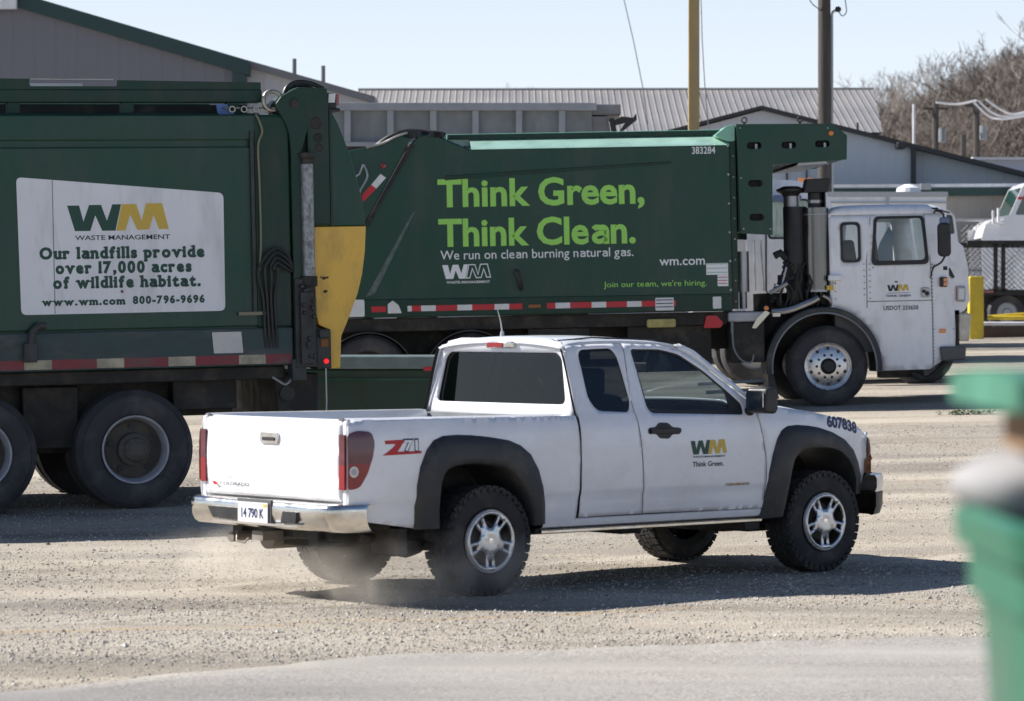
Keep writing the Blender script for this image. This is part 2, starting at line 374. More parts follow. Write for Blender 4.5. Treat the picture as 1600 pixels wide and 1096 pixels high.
# ------------------------------------------------------------------ the ground
def sm(a, b, x):
    t = min(1, max(0, (x - a) / (b - a))); return t * t * (3 - 2 * t)
def ground(X, Y):
    b = interp(Y, [5, 24.5, 28.41, 41.67, 64, 76, 110, 160], [0, 0, .228, .62, 1.26, 1.42, 1.5, 1.6])
    b += .56 * (1 - sm(5.5, 11.5, Y))
    return b + .021 * max(-14, min(14, X)) * sm(24.5, 28, Y) * (1 - sm(90, 130, Y))
def hash2(i, j):
    n = math.sin(i * 127.1 + j * 311.7) * 43758.5453; return n - math.floor(n)
def vnoise(x, y):
    i, j = math.floor(x), math.floor(y); u, v = x - i, y - j; u = u * u * (3 - 2 * u); v = v * v * (3 - 2 * v)
    return (hash2(i, j) * (1 - u) + hash2(i + 1, j) * u) * (1 - v) + (hash2(i, j + 1) * (1 - u) + hash2(i + 1, j + 1) * u) * v
def spaced(segs):
    o = []
    for a, b, n in segs: o += [a + (b - a) * i / n for i in range(n)]
    return o + [segs[-1][1]]
EDGE = [(-9, 14.6), (-4, 15.4), (-2.5, 15.75), (-1.0, 17.2), (.4, 17.8), (1.4, 18.2), (2.6, 18.45), (5, 18.7), (9, 18.8)]
def rough(X, Y):
    e = interp(X, [p[0] for p in EDGE], [p[1] for p in EDGE])
    k = sm(e + .1, e + .7, Y) * (1 - sm(60, 70, Y))
    for cx, cy in ((-.2, 21.4), (-1.2, 22.5), (2.2, 23.4), (1.2, 24.6), (-3.3, 28.4), (-4.7, 28)):
        k *= sm(.2, .6, math.hypot(X - cx, Y - cy))
    return k * ((vnoise(X * .6, Y * 1.3) - .5) * .026 + (vnoise(X * 3.1, Y * 4.2) - .5) * .007)
gx = spaced([(-260, -30, 14), (-30, -7, 30), (-7, 9, 130), (9, 30, 36), (30, 300, 16)])
gy = spaced([(-12, 12, 24), (12, 30, 190), (30, 46, 80), (46, 80, 50), (80, 160, 20), (160, 900, 14)])
g = MB(); g.rows([[(x, y, ground(x, y) + rough(x, y)) for x in gx] for y in gy])

def gravel_mat(name, c0, c1, c2, stone=55, bk=1):
    m = bpy.data.materials.new(name); m.use_nodes = True; n = m.node_tree; L = n.links; b = n.nodes['Principled BSDF']
    b.inputs['Roughness'].default_value = .95; b.inputs['Specular IOR Level'].default_value = .2
    tc = n.nodes.new('ShaderNodeTexCoord')
    def noise(sc, det, st):
        mp = n.nodes.new('ShaderNodeMapping'); mp.inputs['Scale'].default_value = st; L.new(tc.outputs['Object'], mp.inputs[0])
        t = n.nodes.new('ShaderNodeTexNoise'); t.inputs['Scale'].default_value = sc; t.inputs['Detail'].default_value = det; L.new(mp.outputs[0], t.inputs[0]); return t.outputs[0]
    def ramp(src, stops):
        r = n.nodes.new('ShaderNodeValToRGB'); e = r.color_ramp.elements
        while len(e) < len(stops): e.new(.5)
        for x, (p, c) in zip(e, stops): x.position = p; x.color = (*c, 1)
        L.new(src, r.inputs[0]); return r.outputs[0]
    def mix(f, a, b_, mode='MIX'):
        x = n.nodes.new('ShaderNodeMix'); x.data_type = 'RGBA'; x.blend_type = mode
        if hasattr(f, 'links'): L.new(f, x.inputs[0])
        else: x.inputs[0].default_value = f
        L.new(a, x.inputs[6]); L.new(b_, x.inputs[7]); return x.outputs[2]
    bands = ramp(noise(1.0, 5, (.22, 1.15, 1)), [(.36, c0), (.5, c1), (.64, c2)])
    v = n.nodes.new('ShaderNodeTexVoronoi'); v.inputs['Scale'].default_value = stone; L.new(tc.outputs['Object'], v.inputs[0])
    sx = n.nodes.new('ShaderNodeSeparateXYZ'); L.new(v.outputs['Color'], sx.inputs[0])
    stones = ramp(sx.outputs[0], [(.0, (.42, .41, .40)), (.25, (.80, .78, .76)), (.7, (1.0, 1.0, 1.0)), (1.0, (1.35, 1.33, 1.3))])
    amount = ramp(noise(1.4, 3, (.3, 1, 1)), [(.38, (.25,) * 3), (.62, (1,) * 3)])
    one = n.nodes.new('ShaderNodeRGB'); one.outputs[0].default_value = (1, 1, 1, 1)
    col = mix(1.0, bands, mix(amount, one.outputs[0], stones), 'MULTIPLY')
    if bk == 1:                     # tan streaks and pale wheel tracks pressed into the yard
        sp_ = n.nodes.new('ShaderNodeSeparateXYZ'); L.new(tc.outputs['Object'], sp_.inputs[0])
        def op(o, a, b_):
            q = n.nodes.new('ShaderNodeMath'); q.operation = o
            for k, v_ in enumerate((a, b_)):
                if hasattr(v_, 'links'): L.new(v_, q.inputs[k])
                elif v_ is not None: q.inputs[k].default_value = v_
            return q.outputs[0]
        wob = op('MULTIPLY', noise(1.1, 4, (1, 1, 1)), .5); brk = noise(.8, 3, (1, 1, 1))
        for slope, icpt, wd, cc, am in ((.386, 20.2, .10, (.40, .30, .185), .75), (.30, 18.6, .22, (.44, .39, .32), .6), (.857, 22.0, .17, (.46, .42, .36), .7), (.857, 24.1, .17, (.46, .42, .36), .7), (.06, 25.2, .30, (.24, .22, .20), .6), (.10, 26.6, .25, (.45, .41, .35), .6), (.02, 33.0, .5, (.24, .22, .20), .6), (.03, 38.5, .5, (.46, .42, .36), .7)):
            d_ = op('ABSOLUTE', op('ADD', op('SUBTRACT', op('SUBTRACT', sp_.outputs[1], op('MULTIPLY', sp_.outputs[0], slope)), icpt), wob), None)
            f_ = n.nodes.new('ShaderNodeMapRange'); f_.inputs[1].default_value = wd; f_.inputs[2].default_value = wd * .35; f_.inputs[3].default_value = 0; f_.inputs[4].default_value = am; L.new(d_, f_.inputs[0])
            r_ = n.nodes.new('ShaderNodeMapRange'); r_.inputs[1].default_value = .35; r_.inputs[2].default_value = .55; L.new(brk, r_.inputs[0])
            cn = n.nodes.new('ShaderNodeRGB'); cn.outputs[0].default_value = (*cc, 1)
            col = mix(op('MULTIPLY', f_.outputs[0], r_.outputs[0]), col, cn.outputs[0])
    fine = ramp(noise(140, 3, (1, 1, 1)), [(.3, (.72,) * 3), (.7, (1.22,) * 3)])
    col = mix(1.0, col, fine, 'MULTIPLY')
    patch = ramp(noise(.35, 4, (.6, 1.6, 1)), [(.35, (.86, .86, .88)), (.65, (1.1, 1.08, 1.05))])
    col = mix(1.0, col, patch, 'MULTIPLY'); L.new(col, b.inputs['Base Color'])
    bp = n.nodes.new('ShaderNodeBump'); bp.inputs['Strength'].default_value = .8 * bk; bp.inputs['Distance'].default_value = .008
    L.new(v.outputs['Distance'], bp.inputs['Height'])
    bp2 = n.nodes.new('ShaderNodeBump'); bp2.inputs['Strength'].default_value = .5 * bk; bp2.inputs['Distance'].default_value = .006
    L.new(noise(60, 4, (1, 1, 1)), bp2.inputs['Height']); L.new(bp.outputs[0], bp2.inputs['Normal']); L.new(bp2.outputs[0], b.inputs['Normal'])
    return m
M['gravel'] = gravel_mat('crushed_limestone', (.285, .255, .215), (.375, .338, .285), (.45, .408, .345))
M['road'] = gravel_mat('packed_grey_grit', (.315, .302, .283), (.355, .34, .318), (.395, .378, .352), 95, .25)
go = g.build('ground', M['gravel'], smooth=True, angle=180, recalc=False); go['kind'] = 'structure'; go['label'] = 'pale gravel yard'
# the packed road strip in front of the gravel
ed = smoothline(EDGE, 14)
rd = MB(); rws = []
for i, p in enumerate(ed):
    j = (vnoise(p.x * 4, 3.3) - .5) * .22 + (vnoise(p.x * 17, 9.1) - .5) * .08
    rws.append([(p.x, 12.2 + (p.y + j - 12.2) * t, ground(p.x, 12.2 + (p.y + j - 12.2) * t) + .022 - (.030 if k in (0, 6) else 0)) for k, t in enumerate((1, .985, .9, .7, .5, .25, 0))])
rd.rows(rws); ro = rd.build('road', M['road'], smooth=True, angle=180); ro['kind'] = 'structure'; ro['label'] = 'smooth packed grey road strip'
# loose stones
st = MB(); OCT = [(1, 0, 0), (-1, 0, 0), (0, 1, 0), (0, -1, 0), (0, 0, 1), (0, 0, -1)]
OF = [(0, 2, 4), (2, 1, 4), (1, 3, 4), (3, 0, 4), (2, 0, 5), (1, 2, 5), (3, 1, 5), (0, 3, 5)]
V_, F_, MI_ = [], [], []
for i in range(95000):
    Y = 15.6 + 22 * random.random() ** 1.7; X = (random.random() - .5) * (.36 * Y) + .1
    if Y < interp(X, [p[0] for p in EDGE], [p[1] for p in EDGE]) + .1 and random.random() < .985: continue
    if vnoise(X * .35 + 5, Y * 1.3) < .40 and random.random() < .75: continue
    s = .0035 + .009 * random.random() ** 3 + (.012 if random.random() < .002 else 0)
    a = random.random() * 6.3; ca, sa = math.cos(a), math.sin(a); z = ground(X, Y) + rough(X, Y) + s * .2; b = len(V_)
    for o in OCT:
        q = [o[k] * s * (.6 + .8 * random.random()) for k in range(3)]
        V_.append((X + q[0] * ca - q[1] * sa, Y + q[0] * sa + q[1] * ca, z + q[2] * .7))
    F_ += [[b + k for k in f] for f in OF]; MI_ += [random.choice((0, 0, 0, 1, 1, 1, 2))] * 8
st.v, st.f, st.m = V_, F_, MI_
so = st.build('gravel_stones', [mat('pale_stone', (.52, .49, .445), .9), mat('tan_stone', (.34, .31, .27), .9), mat('grey_stone', (.14, .136, .132), .9)], recalc=False)
so['kind'] = 'stuff'; so['label'] = 'loose gravel stones scattered over the yard'

# ------------------------------------------------------------------ the white pickup
PK = thing('pickup_truck', 'white extended cab pickup with dark grey fender flares driving across the gravel', 'pickup truck', (-.697, 21.927, 0), R(40.6))
WZ = ([.38, .40, .50, .60, .645, .665, .85, 1.0, 1.10, 1.17, 1.20, 1.3, 1.5, 1.64, 1.70, 1.73], [.76, .79, .825, .842, .846, .861, .868, .866, .858, .84, .822, .79, .73, .68, .62, .5])
TXX = ([-1.2, -1.15, -1.05, -.9, 2.6, 3.0, 3.3, 3.5, 3.62, 3.72, 3.82, 3.9, 3.97, 4.03], [.06, .035, .008, 0, 0, .008, .03, .055, .08, .115, .18, .26, .36, .46])
def softened(xs, ys, a, b, n, k):
    t = [interp(a + (b - a) * i / n, xs, ys) for i in range(n + 1)]
    for _ in range(k): t = [t[0]] + [(t[i - 1] + 2 * t[i] + t[i + 1]) / 4 for i in range(1, n)] + [t[-1]]
    def f(v):
        u = min(max((v - a) / (b - a), 0), .999999) * n; i = int(u); return t[i] + (t[i + 1] - t[i]) * (u - i)
    return f
WZf = softened(*WZ, .34, 1.78, 288, 9); TXf = softened(*TXX, -1.25, 4.08, 400, 20)
def PW(x, z): return WZf(z) - TXf(x)
def pside(sg, off=0): return lambda x, z, d=0: (x, sg * (PW(x, z) + off + d), z)
pw = M['white']; seam = mat('dark_panel_gap', (.01, .01, .011), .8)
RO = [(-.63, .47), (-.645, .62), (-.64, .76), (-.615, .88), (-.56, .99), (-.50, 1.05), (-.42, 1.078), (-.30, 1.083), (-.17, 1.077), (-.02, 1.062), (.15, 1.036), (.25, 1.0), (.33, .945), (.40, .84), (.445, .72), (.48, .60), (.505, .46)]
RI = [(-.43, .47), (-.455, .60), (-.46, .70), (-.455, .77), (-.43, .83), (-.40, .86), (-.34, .878), (-.25, .888), (-.15, .89), (-.02, .878), (.09, .856), (.17, .815), (.235, .755), (.29, .68), (.33, .60), (.36, .53), (.385, .455)]
FO = [(2.56, .41), (2.585, .57), (2.605, .74), (2.64, .87), (2.69, .985), (2.74, 1.045), (2.80, 1.073), (2.90, 1.08), (3.02, 1.072), (3.14, 1.055), (3.28, 1.02), (3.42, .965), (3.53, .885), (3.60, .79), (3.645, .69), (3.67, .60), (3.68, .56)]
FI = [(2.79, .42), (2.79, .54), (2.80, .66), (2.815, .75), (2.835, .82), (2.88, .87), (2.95, .897), (3.03, .906), (3.11, .907), (3.2, .903), (3.28, .892), (3.36, .866), (3.44, .815), (3.50, .745), (3.54, .67), (3.56, .60), (3.57, .55)]
def midl(a, b, t=.45): return [(p[0] + (q[0] - p[0]) * t, p[1] + (q[1] - p[1]) * t) for p, q in zip(a, b)]
TOP = lambda x: interp(x, [-1.2, .8, 2.44, 2.53, 2.78, 3.1, 3.42, 3.6, 3.72, 3.85], [1.195, 1.188, 1.238, 1.229, 1.207, 1.168, 1.108, 1.055, 1.005, .93])
bed = [(-1.165, .66), (-1.15, .585), (-1.06, .54), (-.63, .478)] + midl(RO, RI)[1:-1] + [(.50, .452), (.786, .445), (.788, 1.0), (.776, 1.186)] + [(x, TOP(x)) for x in (.3, -.3, -.9, -1.13)] + [(-1.165, 1.15)]
rdoor = [(.812, .492), (1.398, .496), (1.385, .62), (1.373, .78), (1.352, 1.0), (1.325, 1.2), (1.318, 1.32), (1.335, 1.5), (1.36, 1.675), (1.1, 1.672), (.83, 1.66), (.79, 1.60), (.80, 1.2), (.803, .8)]
rwin = rpoly([(.915, 1.635), (1.235, 1.645), (1.275, 1.59), (1.308, 1.27), (1.275, 1.20), (.985, 1.215), (.925, 1.30)], .07)
fdoor = [(1.406, .496), (2.583, .49), (2.578, .83), (2.53, 1.05), (2.50, 1.17), (2.46, 1.255), (2.33, 1.345), (2.14, 1.472), (1.99, 1.575), (1.88, 1.63), (1.7, 1.665), (1.368, 1.675), (1.343, 1.5), (1.326, 1.32), (1.333, 1.2), (1.36, 1.0), (1.381, .78), (1.393, .62)]
fwin = rpoly([(1.415, 1.638), (1.70, 1.634), (1.87, 1.597), (2.08, 1.474), (2.29, 1.315), (2.385, 1.235), (2.375, 1.163), (1.49, 1.19), (1.455, 1.23)], .035)
fend = [(2.591, .42)] + midl(FO, FI)[1:-1] + [(3.70, .60), (3.74, .75), (3.76, .88), (3.79, .955)] + [(x, TOP(x) - .004) for x in (3.7, 3.6, 3.42, 3.1, 2.9, 2.7)] + [(2.54, 1.224), (2.508, 1.18), (2.538, 1.05), (2.586, .83)]
pillar = [(2.47, 1.262), (2.54, 1.232), (2.50, 1.28), (2.40, 1.352), (2.2, 1.50), (2.03, 1.622), (1.92, 1.672), (1.86, 1.665), (1.90, 1.632), (2.0, 1.582), (2.15, 1.479), (2.34, 1.352)]
for sg in (-1, 1):
    b = MB(); b.panel(bed, pside(sg), sp=.035); bs = b.build('bed_side', pw, PK, smooth=True, angle=60, solid=.004 if sg < 0 else -.004)
    # rail cap and inner wall of the bed
    c = MB(); xs = [-1.16 + i * .1 for i in range(20)]
    c.rows([[(x, sg * PW(x, TOP(x)), TOP(x)) for x in xs], [(x, sg * (PW(x, TOP(x)) - .025), TOP(x) + .012) for x in xs], [(x, sg * (PW(x, TOP(x)) - .085), TOP(x) + .008) for x in xs], [(x, sg * .725, TOP(x) - .03) for x in xs], [(x, sg * .725, .93) for x in xs]])
    c.build('rail_cap', pw, bs, smooth=True, angle=50)
    d = MB(); d.panel(rdoor, pside(sg), [rwin], .033); dr = d.build('door', pw, PK, smooth=True, angle=60, solid=.004 if sg < 0 else -.004)
    q = MB(); q.panel(dens(rwin, .03), pside(sg, -.008), sp=.06); q.build('window', M['glass_dark'], dr, smooth=True, angle=180)
    q = MB(); q.panel(rpoly([(.895, 1.655), (1.25, 1.664), (1.295, 1.595), (1.328, 1.265), (1.285, 1.18), (.97, 1.196), (.905, 1.29)], .07), pside(sg, -.012), [rwin], .05); q.build('window_seal', M['black'], dr)
    d = MB(); d.panel(fdoor, pside(sg), [fwin], .033); df = d.build('door', pw, PK, smooth=True, angle=60, solid=.004 if sg < 0 else -.004)
    q = MB(); q.panel(dens(fwin, .03), pside(sg, -.010), sp=.06); q.build('window', M['glass_mid'], df, smooth=True, angle=180)
    fw2 = rpoly([(1.428, 1.622), (1.70, 1.619), (1.862, 1.582), (2.07, 1.459), (2.24, 1.33), (2.25, 1.195), (1.50, 1.213), (1.468, 1.245)], .03)
    q = MB(); q.panel(fwin, pside(sg, -.004), [fw2], .04); q.build('window_seal', M['black'], df)
    h = MB(); hp = rpoly([(1.425, 1.045), (1.50, 1.048), (1.53, 1.015), (1.62, 1.01), (1.65, 1.04), (1.73, 1.04), (1.735, 1.085), (1.655, 1.09), (1.62, 1.122), (1.53, 1.126), (1.50, 1.095), (1.425, 1.09)], .02)
    h.panel(hp, pside(sg, .004), sp=.04); h.box(1.44, 1.72, sg * .872 - .013, sg * .872 + .013, 1.052, 1.082)
    h.build('door_handle', M['black'], df, solid=.02 if sg < 0 else -.02, bevel=.003)
    d = MB(); d.panel(fend, pside(sg), sp=.045); d.build('fender', pw, PK, smooth=True, angle=60, solid=.004 if sg < 0 else -.004)
    d = MB(); d.panel(pillar, pside(sg, .001), sp=.04); d.build('windscreen_pillar', pw, PK, smooth=True, angle=60, solid=.004 if sg < 0 else -.004)
    # dark gap behind the panel joints
    d = MB()
    for ln in ([(.797, .45), (.80, 1.0), (.79, 1.2), (.79, 1.64)], [(1.40, .49), (1.38, .78), (1.356, 1.0), (1.33, 1.2), (1.322, 1.32), (1.34, 1.5), (1.364, 1.67)], [(2.587, .45), (2.582, .83), (2.534, 1.05), (2.504, 1.18), (2.46, 1.262)], [(.8, .488), (1.4, .492), (2.59, .487)]):
        p = dens(ln + ln[::-1], .05); p = p[:len(p) // 2 + 1]
        d.rows([[(x - .012, sg * (PW(x, z) - .014), z + .008) for x, z in p], [(x + .012, sg * (PW(x, z) - .014), z - .008) for x, z in p]])
    d.build('panel_gap', seam, PK)
    # rocker panel with a dark joint and a bright sill strip
    xs = [.50 + i * .1 for i in range(22)]
    d = MB(); d.rows([[(x, sg * (PW(x, z) + o), z) for x in xs] for z, o in ((.487, -.012), (.480, -.001), (.455, .003), (.435, 0), (.425, -.03))]); rk = d.build('rocker_panel', pw, PK, smooth=True)
    d = MB(); d.rows([[(x, sg * (.785 + o), z) for x in xs] for z, o in ((.418, 0), (.41, .012), (.395, .012), (.388, 0))]); d.build('sill_strip', M['chrome_dusty'], rk, smooth=True)
    d = MB(); d.box(.46, 2.62, sg * .70 - .075, sg * .70 + .075, .40, .425); d.build('sill_seal', M['chassis'], rk)
    # flares
    for O, I in ((RO, RI), (FO, FI)):
        f = MB()
        rws = []
        for t, off in ((0, .001), (.05, .022), (.35, .040), (.75, .046), (.95, .042), (1, .03), (1.02, -.03), (1.03, -.45)):
            rws.append([(p[0] + (q[0] - p[0]) * t, sg * (PW(p[0] + (q[0] - p[0]) * t, p[1] + (q[1] - p[1]) * t) + off), p[1] + (q[1] - p[1]) * t) for p, q in zip(O, I)])
        f.rows(rws); f.build('fender_flare', M['flare'], PK, smooth=True, angle=50)
    # mirror
    m = MB(); m.prism(rpoly([(2.36, 1.185), (2.47, 1.17), (2.50, 1.20), (2.495, 1.33), (2.46, 1.36), (2.375, 1.355)], .03), sg * .87, sg * 1.07)
    m.tube([(2.42, sg * .82, 1.19), (2.43, sg * .88, 1.19)], .035, 10); mo = m.build('mirror', M['black'], PK, bevel=.02, seg=3)
    q = MB(); q.prism(rrect(sg * .97 - .085, sg * .97 + .085, 1.205, 1.335, .02), 2.352, 2.358, axis='x'); q.build('mirror_glass', M['chrome'], mo)
    # tail lamp wrapping the corner
    t = MB(); lamp = rpoly([(-1.178, .742), (-1.10, .758), (-1.045, .85), (-1.008, .95), (-.988, 1.05), (-1.01, 1.116), (-1.10, 1.128), (-1.178, 1.105)], .03)
    t.panel(lamp, pside(sg, .008), sp=.025, mi=1); t.panel([(min(x, -.992), max(z, .915)) for x, z in lamp], pside(sg, .0095), sp=.025)
    t.box(-1.186, -1.17, min(sg * .742, sg * .80), max(sg * .742, sg * .80), .905, 1.10, 0); t.box(-1.186, -1.17, min(sg * .742, sg * .80), max(sg * .742, sg * .80), .745, .905, 1)
    tl = t.build('tail_lamp', [M['lens_smoke'], M['lens_red']], PK, smooth=True, angle=40)
    q = MB(); q.panel([(-1.142 + .030 * math.cos(a * .3), .862 + .036 * math.sin(a * .3)) for a in range(21)], pside(sg, .013), sp=.02); rv = q.build('reverse_lamp', M['lens_clear'], tl); q = MB(); q.panel([(-1.142 + .018 * math.cos(a * .3), .862 + .022 * math.sin(a * .3)) for a in range(21)], pside(sg, .0155), sp=.02); q.build('bulb_lens', M['galv'], tl)
    # head lamp
    t = MB(); t.panel(rpoly([(3.73, .80), (3.86, .80), (3.95, .90), (3.93, .99), (3.80, 1.005), (3.74, .93)], .03), pside(sg, .012), sp=.03); hl = t.build('headlight', M['lens_clear'], PK, smooth=True, solid=.03 if sg < 0 else -.03)
    q = MB(); q.panel(rpoly([(3.755, .80), (3.80, .80), (3.81, .98), (3.77, .96)], .01), pside(sg, .016), sp=.03); q.build('indicator', M['lens_amber'], hl)

# Z71 mark, door marks, fender number (right side)
f1 = pside(-1, .0018)
fz = lambda x, z, d=0: (x, -(PW(x, z) + .0018 + d), z)
t = MB(); t.panel([(-.905, 1.058), (-.735, 1.062), (-.775, 1.015), (-.80, .985), (-.60, .985), (-.605, .968), (-.925, .962), (-.84, 1.012), (-.815, 1.035), (-.90, 1.035)], fz, sp=.03)
text_into(t, '71', -.745, -.632, .992, .062, lambda x, z: fz(x, z, .0012), off=.03, mi=1); text_into(t, '71', -.752, -.625, .988, .072, lambda x, z: fz(x, z, .0006), off=.075, mi=2)
t.build('bed_decal', [M['ink_red'], M['ink_white'], M['ink_blue']], PK, recalc=False)
t = MB(); logo_into(t, 1.826, 2.18, .893, .995, fz, 0, 1)
text_into(t, 'WASTE MANAGEMENT', 1.848, 2.165, .870, .013, fz, .02, 2); text_into(t, 'Think Green.', 1.843, 2.15, .808, .034, fz, .02, 2)
t.build('door_lettering', [M['ink_green'], M['ink_gold'], M['ink_black']], PK, recalc=False)
t = MB(); text_into(t, 'COLORADO', 2.175, 2.415, .664, .016, fz, .06); t.build('badge', mat('worn_gold_badge', (.36, .28, .14), .35, metal=.6), PK, recalc=False)
t = MB(); text_into(t, '607838', 3.235, 3.60, 1.062, .075, lambda x, z: fz(x, z - .11 * (x - 3.235) - .12 * max(0, x - 3.42)), .05); t.build('fleet_number', M['ink_blue'], PK, recalc=False)

# tailgate
b = MB(); b.panel(rpoly([(-.748, .668), (.748, .668), (.752, 1.17), (.70, 1.198), (-.70, 1.198), (-.752, 1.17)], .015), lambda y, z: (-1.178 - .012 * math.sin(min(1, max(0, (z - .68) / .5)) * math.pi) + (.02 if z > 1.185 else 0) + .012 * (abs(y) / .75) ** 4, y, z), sp=.05)
tg = b.build('tailgate', pw, PK, smooth=True, angle=60, solid=.05)
b = MB(); b.prism(rpoly([(-.095, 1.022), (.095, 1.022), (.105, 1.06), (.095, 1.10), (-.095, 1.10), (-.105, 1.06)], .02), -1.2, -1.184, axis='x'); b.build('tailgate_handle', M['chrome_dusty'], tg, bevel=.004)
b = MB(); b.prism(rrect(-.068, .068, 1.042, 1.066, .008), -1.206, -1.199, axis='x'); b.build('handle_recess', M['black'], tg)
ft = lambda y, z, d=0: (-1.1935 - d, -y, z)
b = MB(); b.add([ft(y, z) for y, z in ((-.655, .752), (-.615, .752), (-.60, .742), (-.575, .742), (-.60, .728), (-.63, .728))], [(0, 1, 2, 3, 4, 5)]); text_into(b, 'COLORADO', -.565, -.23, .732, .020, ft, .02, 1); text_into(b, 'LS', -.49, -.44, .785, .018, ft, .02, 2)
b.build('tailgate_badge', [M['ink_red'], M['ink_black'], mat('silver_badge', (.5, .47, .4), .4, metal=.5)], tg, recalc=False)
for sg in (-1, 1): b = MB(); b.box(-1.168, -1.10, min(sg * .758, sg * .80), max(sg * .758, sg * .80), .56, 1.19); b.build('corner_post', pw, PK, bevel=.012)
b = MB(); b.box(-1.15, .78, -.73, .73, .92, .935); b.box(.76, .78, -.80, .80, .50, 1.18); b.box(-1.16, -1.12, -.76, .76, .60, .67, 0); b.build('bed_floor', M['steel_grey'], PK)
# rear bumper
def bx_(y): return -1.315 + .03 * (y / .87) ** 2 + .20 * max(0, (abs(y) - .74) / .14) ** 2
ys = [-.885 + 1.77 * i / 60 for i in range(61)]
b = MB(); b.rows([[(bx_(y) + dx, y, z) for y in ys] for dx, z in ((.13, .655), (.03, .652), (.006, .640), (0, .615), (.0, .57), (.012, .52), (.03, .49), (.06, .472), (.12, .468))])
bu = b.build('rear_bumper', M['chrome_dusty'], PK, smooth=True, angle=50)
for y0, y1, y2, y3 in ((.46, .07, .09, .52), (-.46, -.30, -.33, -.47)): b = MB(); b.prism(rpoly([(y3, .595), (y2 if y2 > 0 else -.32, .595), (y1, .515), (y0, .52)], .015), -1.325, -1.30, axis='x'); b.build('step_pad', M['black'], bu)
b = MB(); b.rows([[(bx_(y) - .012 + dx, y, z) for y in ys[14:-14]] for dx, z in ((.02, .512), (0, .508), (0, .492), (.02, .488))]); b.build('lower_bar', M['chrome'], bu, smooth=True)
b = MB(); b.box(-1.331, -1.325, -.165, .165, .508, .640); pl = b.build('licence_plate', M['tape_white'], bu)
b = MB(); text_into(b, '14 790 K', -.125, .125, .540, .058, lambda y, z: (-1.3325, -y, z), .03, 0)
b.box(-1.333, -1.331, -.155, -.12, .612, .632, 1); b.build('plate_lettering', [M['ink_blue'], M['ink_gold']], pl, recalc=False)
b = MB(); b.box(-1.32, -1.30, -.185, .185, .50, .66); b.build('plate_surround', mat('grey_plate_surround', (.10, .10, .105), .5), bu)

# cab: back wall, roof, windscreen, hood, front
yo = [(.79, 1.15), (.79, 1.30), (.72, 1.50), (.67, 1.62), (.60, 1.685), (.45, 1.71)]
back = [(-p[0], p[1]) for p in yo] + yo[::-1]
rg = rpoly([(-.70, 1.258), (.70, 1.258), (.632, 1.57), (.58, 1.612), (-.58, 1.612), (-.632, 1.57)], .05)
fb = lambda dx: (lambda y, z: (.80 + dx + .03 * (abs(y) / .8) ** 3 + .10 * max(0, z - 1.25), y, z))
b = MB(); b.panel(back, fb(0), [rg], .06); cb = b.build('cab_back', pw, PK, smooth=True, angle=60, solid=.02)
b = MB(); b.panel(rg, fb(.006), sp=.08); b.build('rear_window', M['glass_dark'], cb, smooth=True)
b = MB(); b.panel(rpoly([(-.715, 1.245), (.715, 1.245), (.645, 1.578), (.588, 1.624), (-.588, 1.624), (-.645, 1.578)], .05), fb(.010), [rpoly([(-.688, 1.268), (.688, 1.268), (.622, 1.562), (.572, 1.603), (-.572, 1.603), (-.622, 1.562)], .05)], .05); b.build('window_seal', M['black'], cb)
b = MB(); b.box(.775, .86, -.165, .12, 1.640, 1.69); bl = b.build('brake_lamp_housing', M['chrome_dusty'], cb, bevel=.012)
b = MB(); b.box(.768, .78, -.07, .10, 1.646, 1.682); b.build('high_brake_lamp', M['lens_red'], bl, bevel=.004)
RX = [.80, .82, .9, 1.0, 1.2, 1.4, 1.6, 1.75, 1.86, 1.93]
RZ = [1.64, 1.655, 1.672, 1.682, 1.689, 1.69, 1.684, 1.676, 1.664, 1.650]
CR = [.045, .052, .052, .046, .042, .04, .038, .036, .034, .034]
b = MB(); b.rows([[(x, PW(x, z) * t, z + c * (1 - t * t) ** .8) for t in [-1 + i / 12 for i in range(25)]] for x, z, c in zip(RX, RZ, CR)]); rf = b.build('roof', pw, PK, smooth=True, angle=70, solid=.02)
for y in (-.52, .52): b = MB(); b.tube([(.84, y, 1.692), (1.2, y, 1.716), (1.8, y, 1.698)], .006, 6); b.build('roof_groove', M['black'], rf)
b = MB(); b.rows([[(x + .14 * (1 - t * t), t * (PW(x, z) - .03), z + .034 * (1 - t * t) * k) for t in [-1 + i / 10 for i in range(21)]] for x, z, k in ((1.93, 1.652, 1), (2.05, 1.59, .9), (2.25, 1.455, .7), (2.42, 1.33, .5), (2.54, 1.228, .4))]); b.build('windscreen', M['glass_clear'], PK, smooth=True)
HX = [2.53, 2.62, 2.78, 2.95, 3.1, 3.26, 3.42, 3.52, 3.6, 3.68, 3.74, 3.79]
b = MB(); b.rows([[(x + .16 * (1 - t * t) * max(0, (x - 2.9) / .9), t * PW(x, TOP(x)), TOP(x) + .028 * (1 - t * t) + (.016 if abs(t) < .62 else 0) * (1 if x < 3.7 else .3)) for t in [-1 + i / 14 for i in range(29)]] for x in HX]); b.build('hood', pw, PK, smooth=True, angle=50, solid=.02)
b = MB(); b.panel(rpoly([(-.60, .66), (.60, .66), (.70, .80), (.62, .985), (-.62, .985), (-.70, .80)], .03), lambda y, z: (3.96 - .10 * (y / .7) ** 2 - .10 * max(0, z - .85), y, z), sp=.08); gr = b.build('grille', M['black'], PK, smooth=True)
b = MB(); b.panel(rrect(-.55, .55, .80, .85, .01), lambda y, z: (3.985 - .10 * (y / .7) ** 2, y, z), sp=.08); b.build('grille_bar', M['chrome'], gr)
def fx_(y): return 4.06 - .05 * (y / .8) ** 2 - .26 * max(0, (abs(y) - .60) / .26) ** 2
ys = [-.86 + 1.72 * i / 50 for i in range(51)]
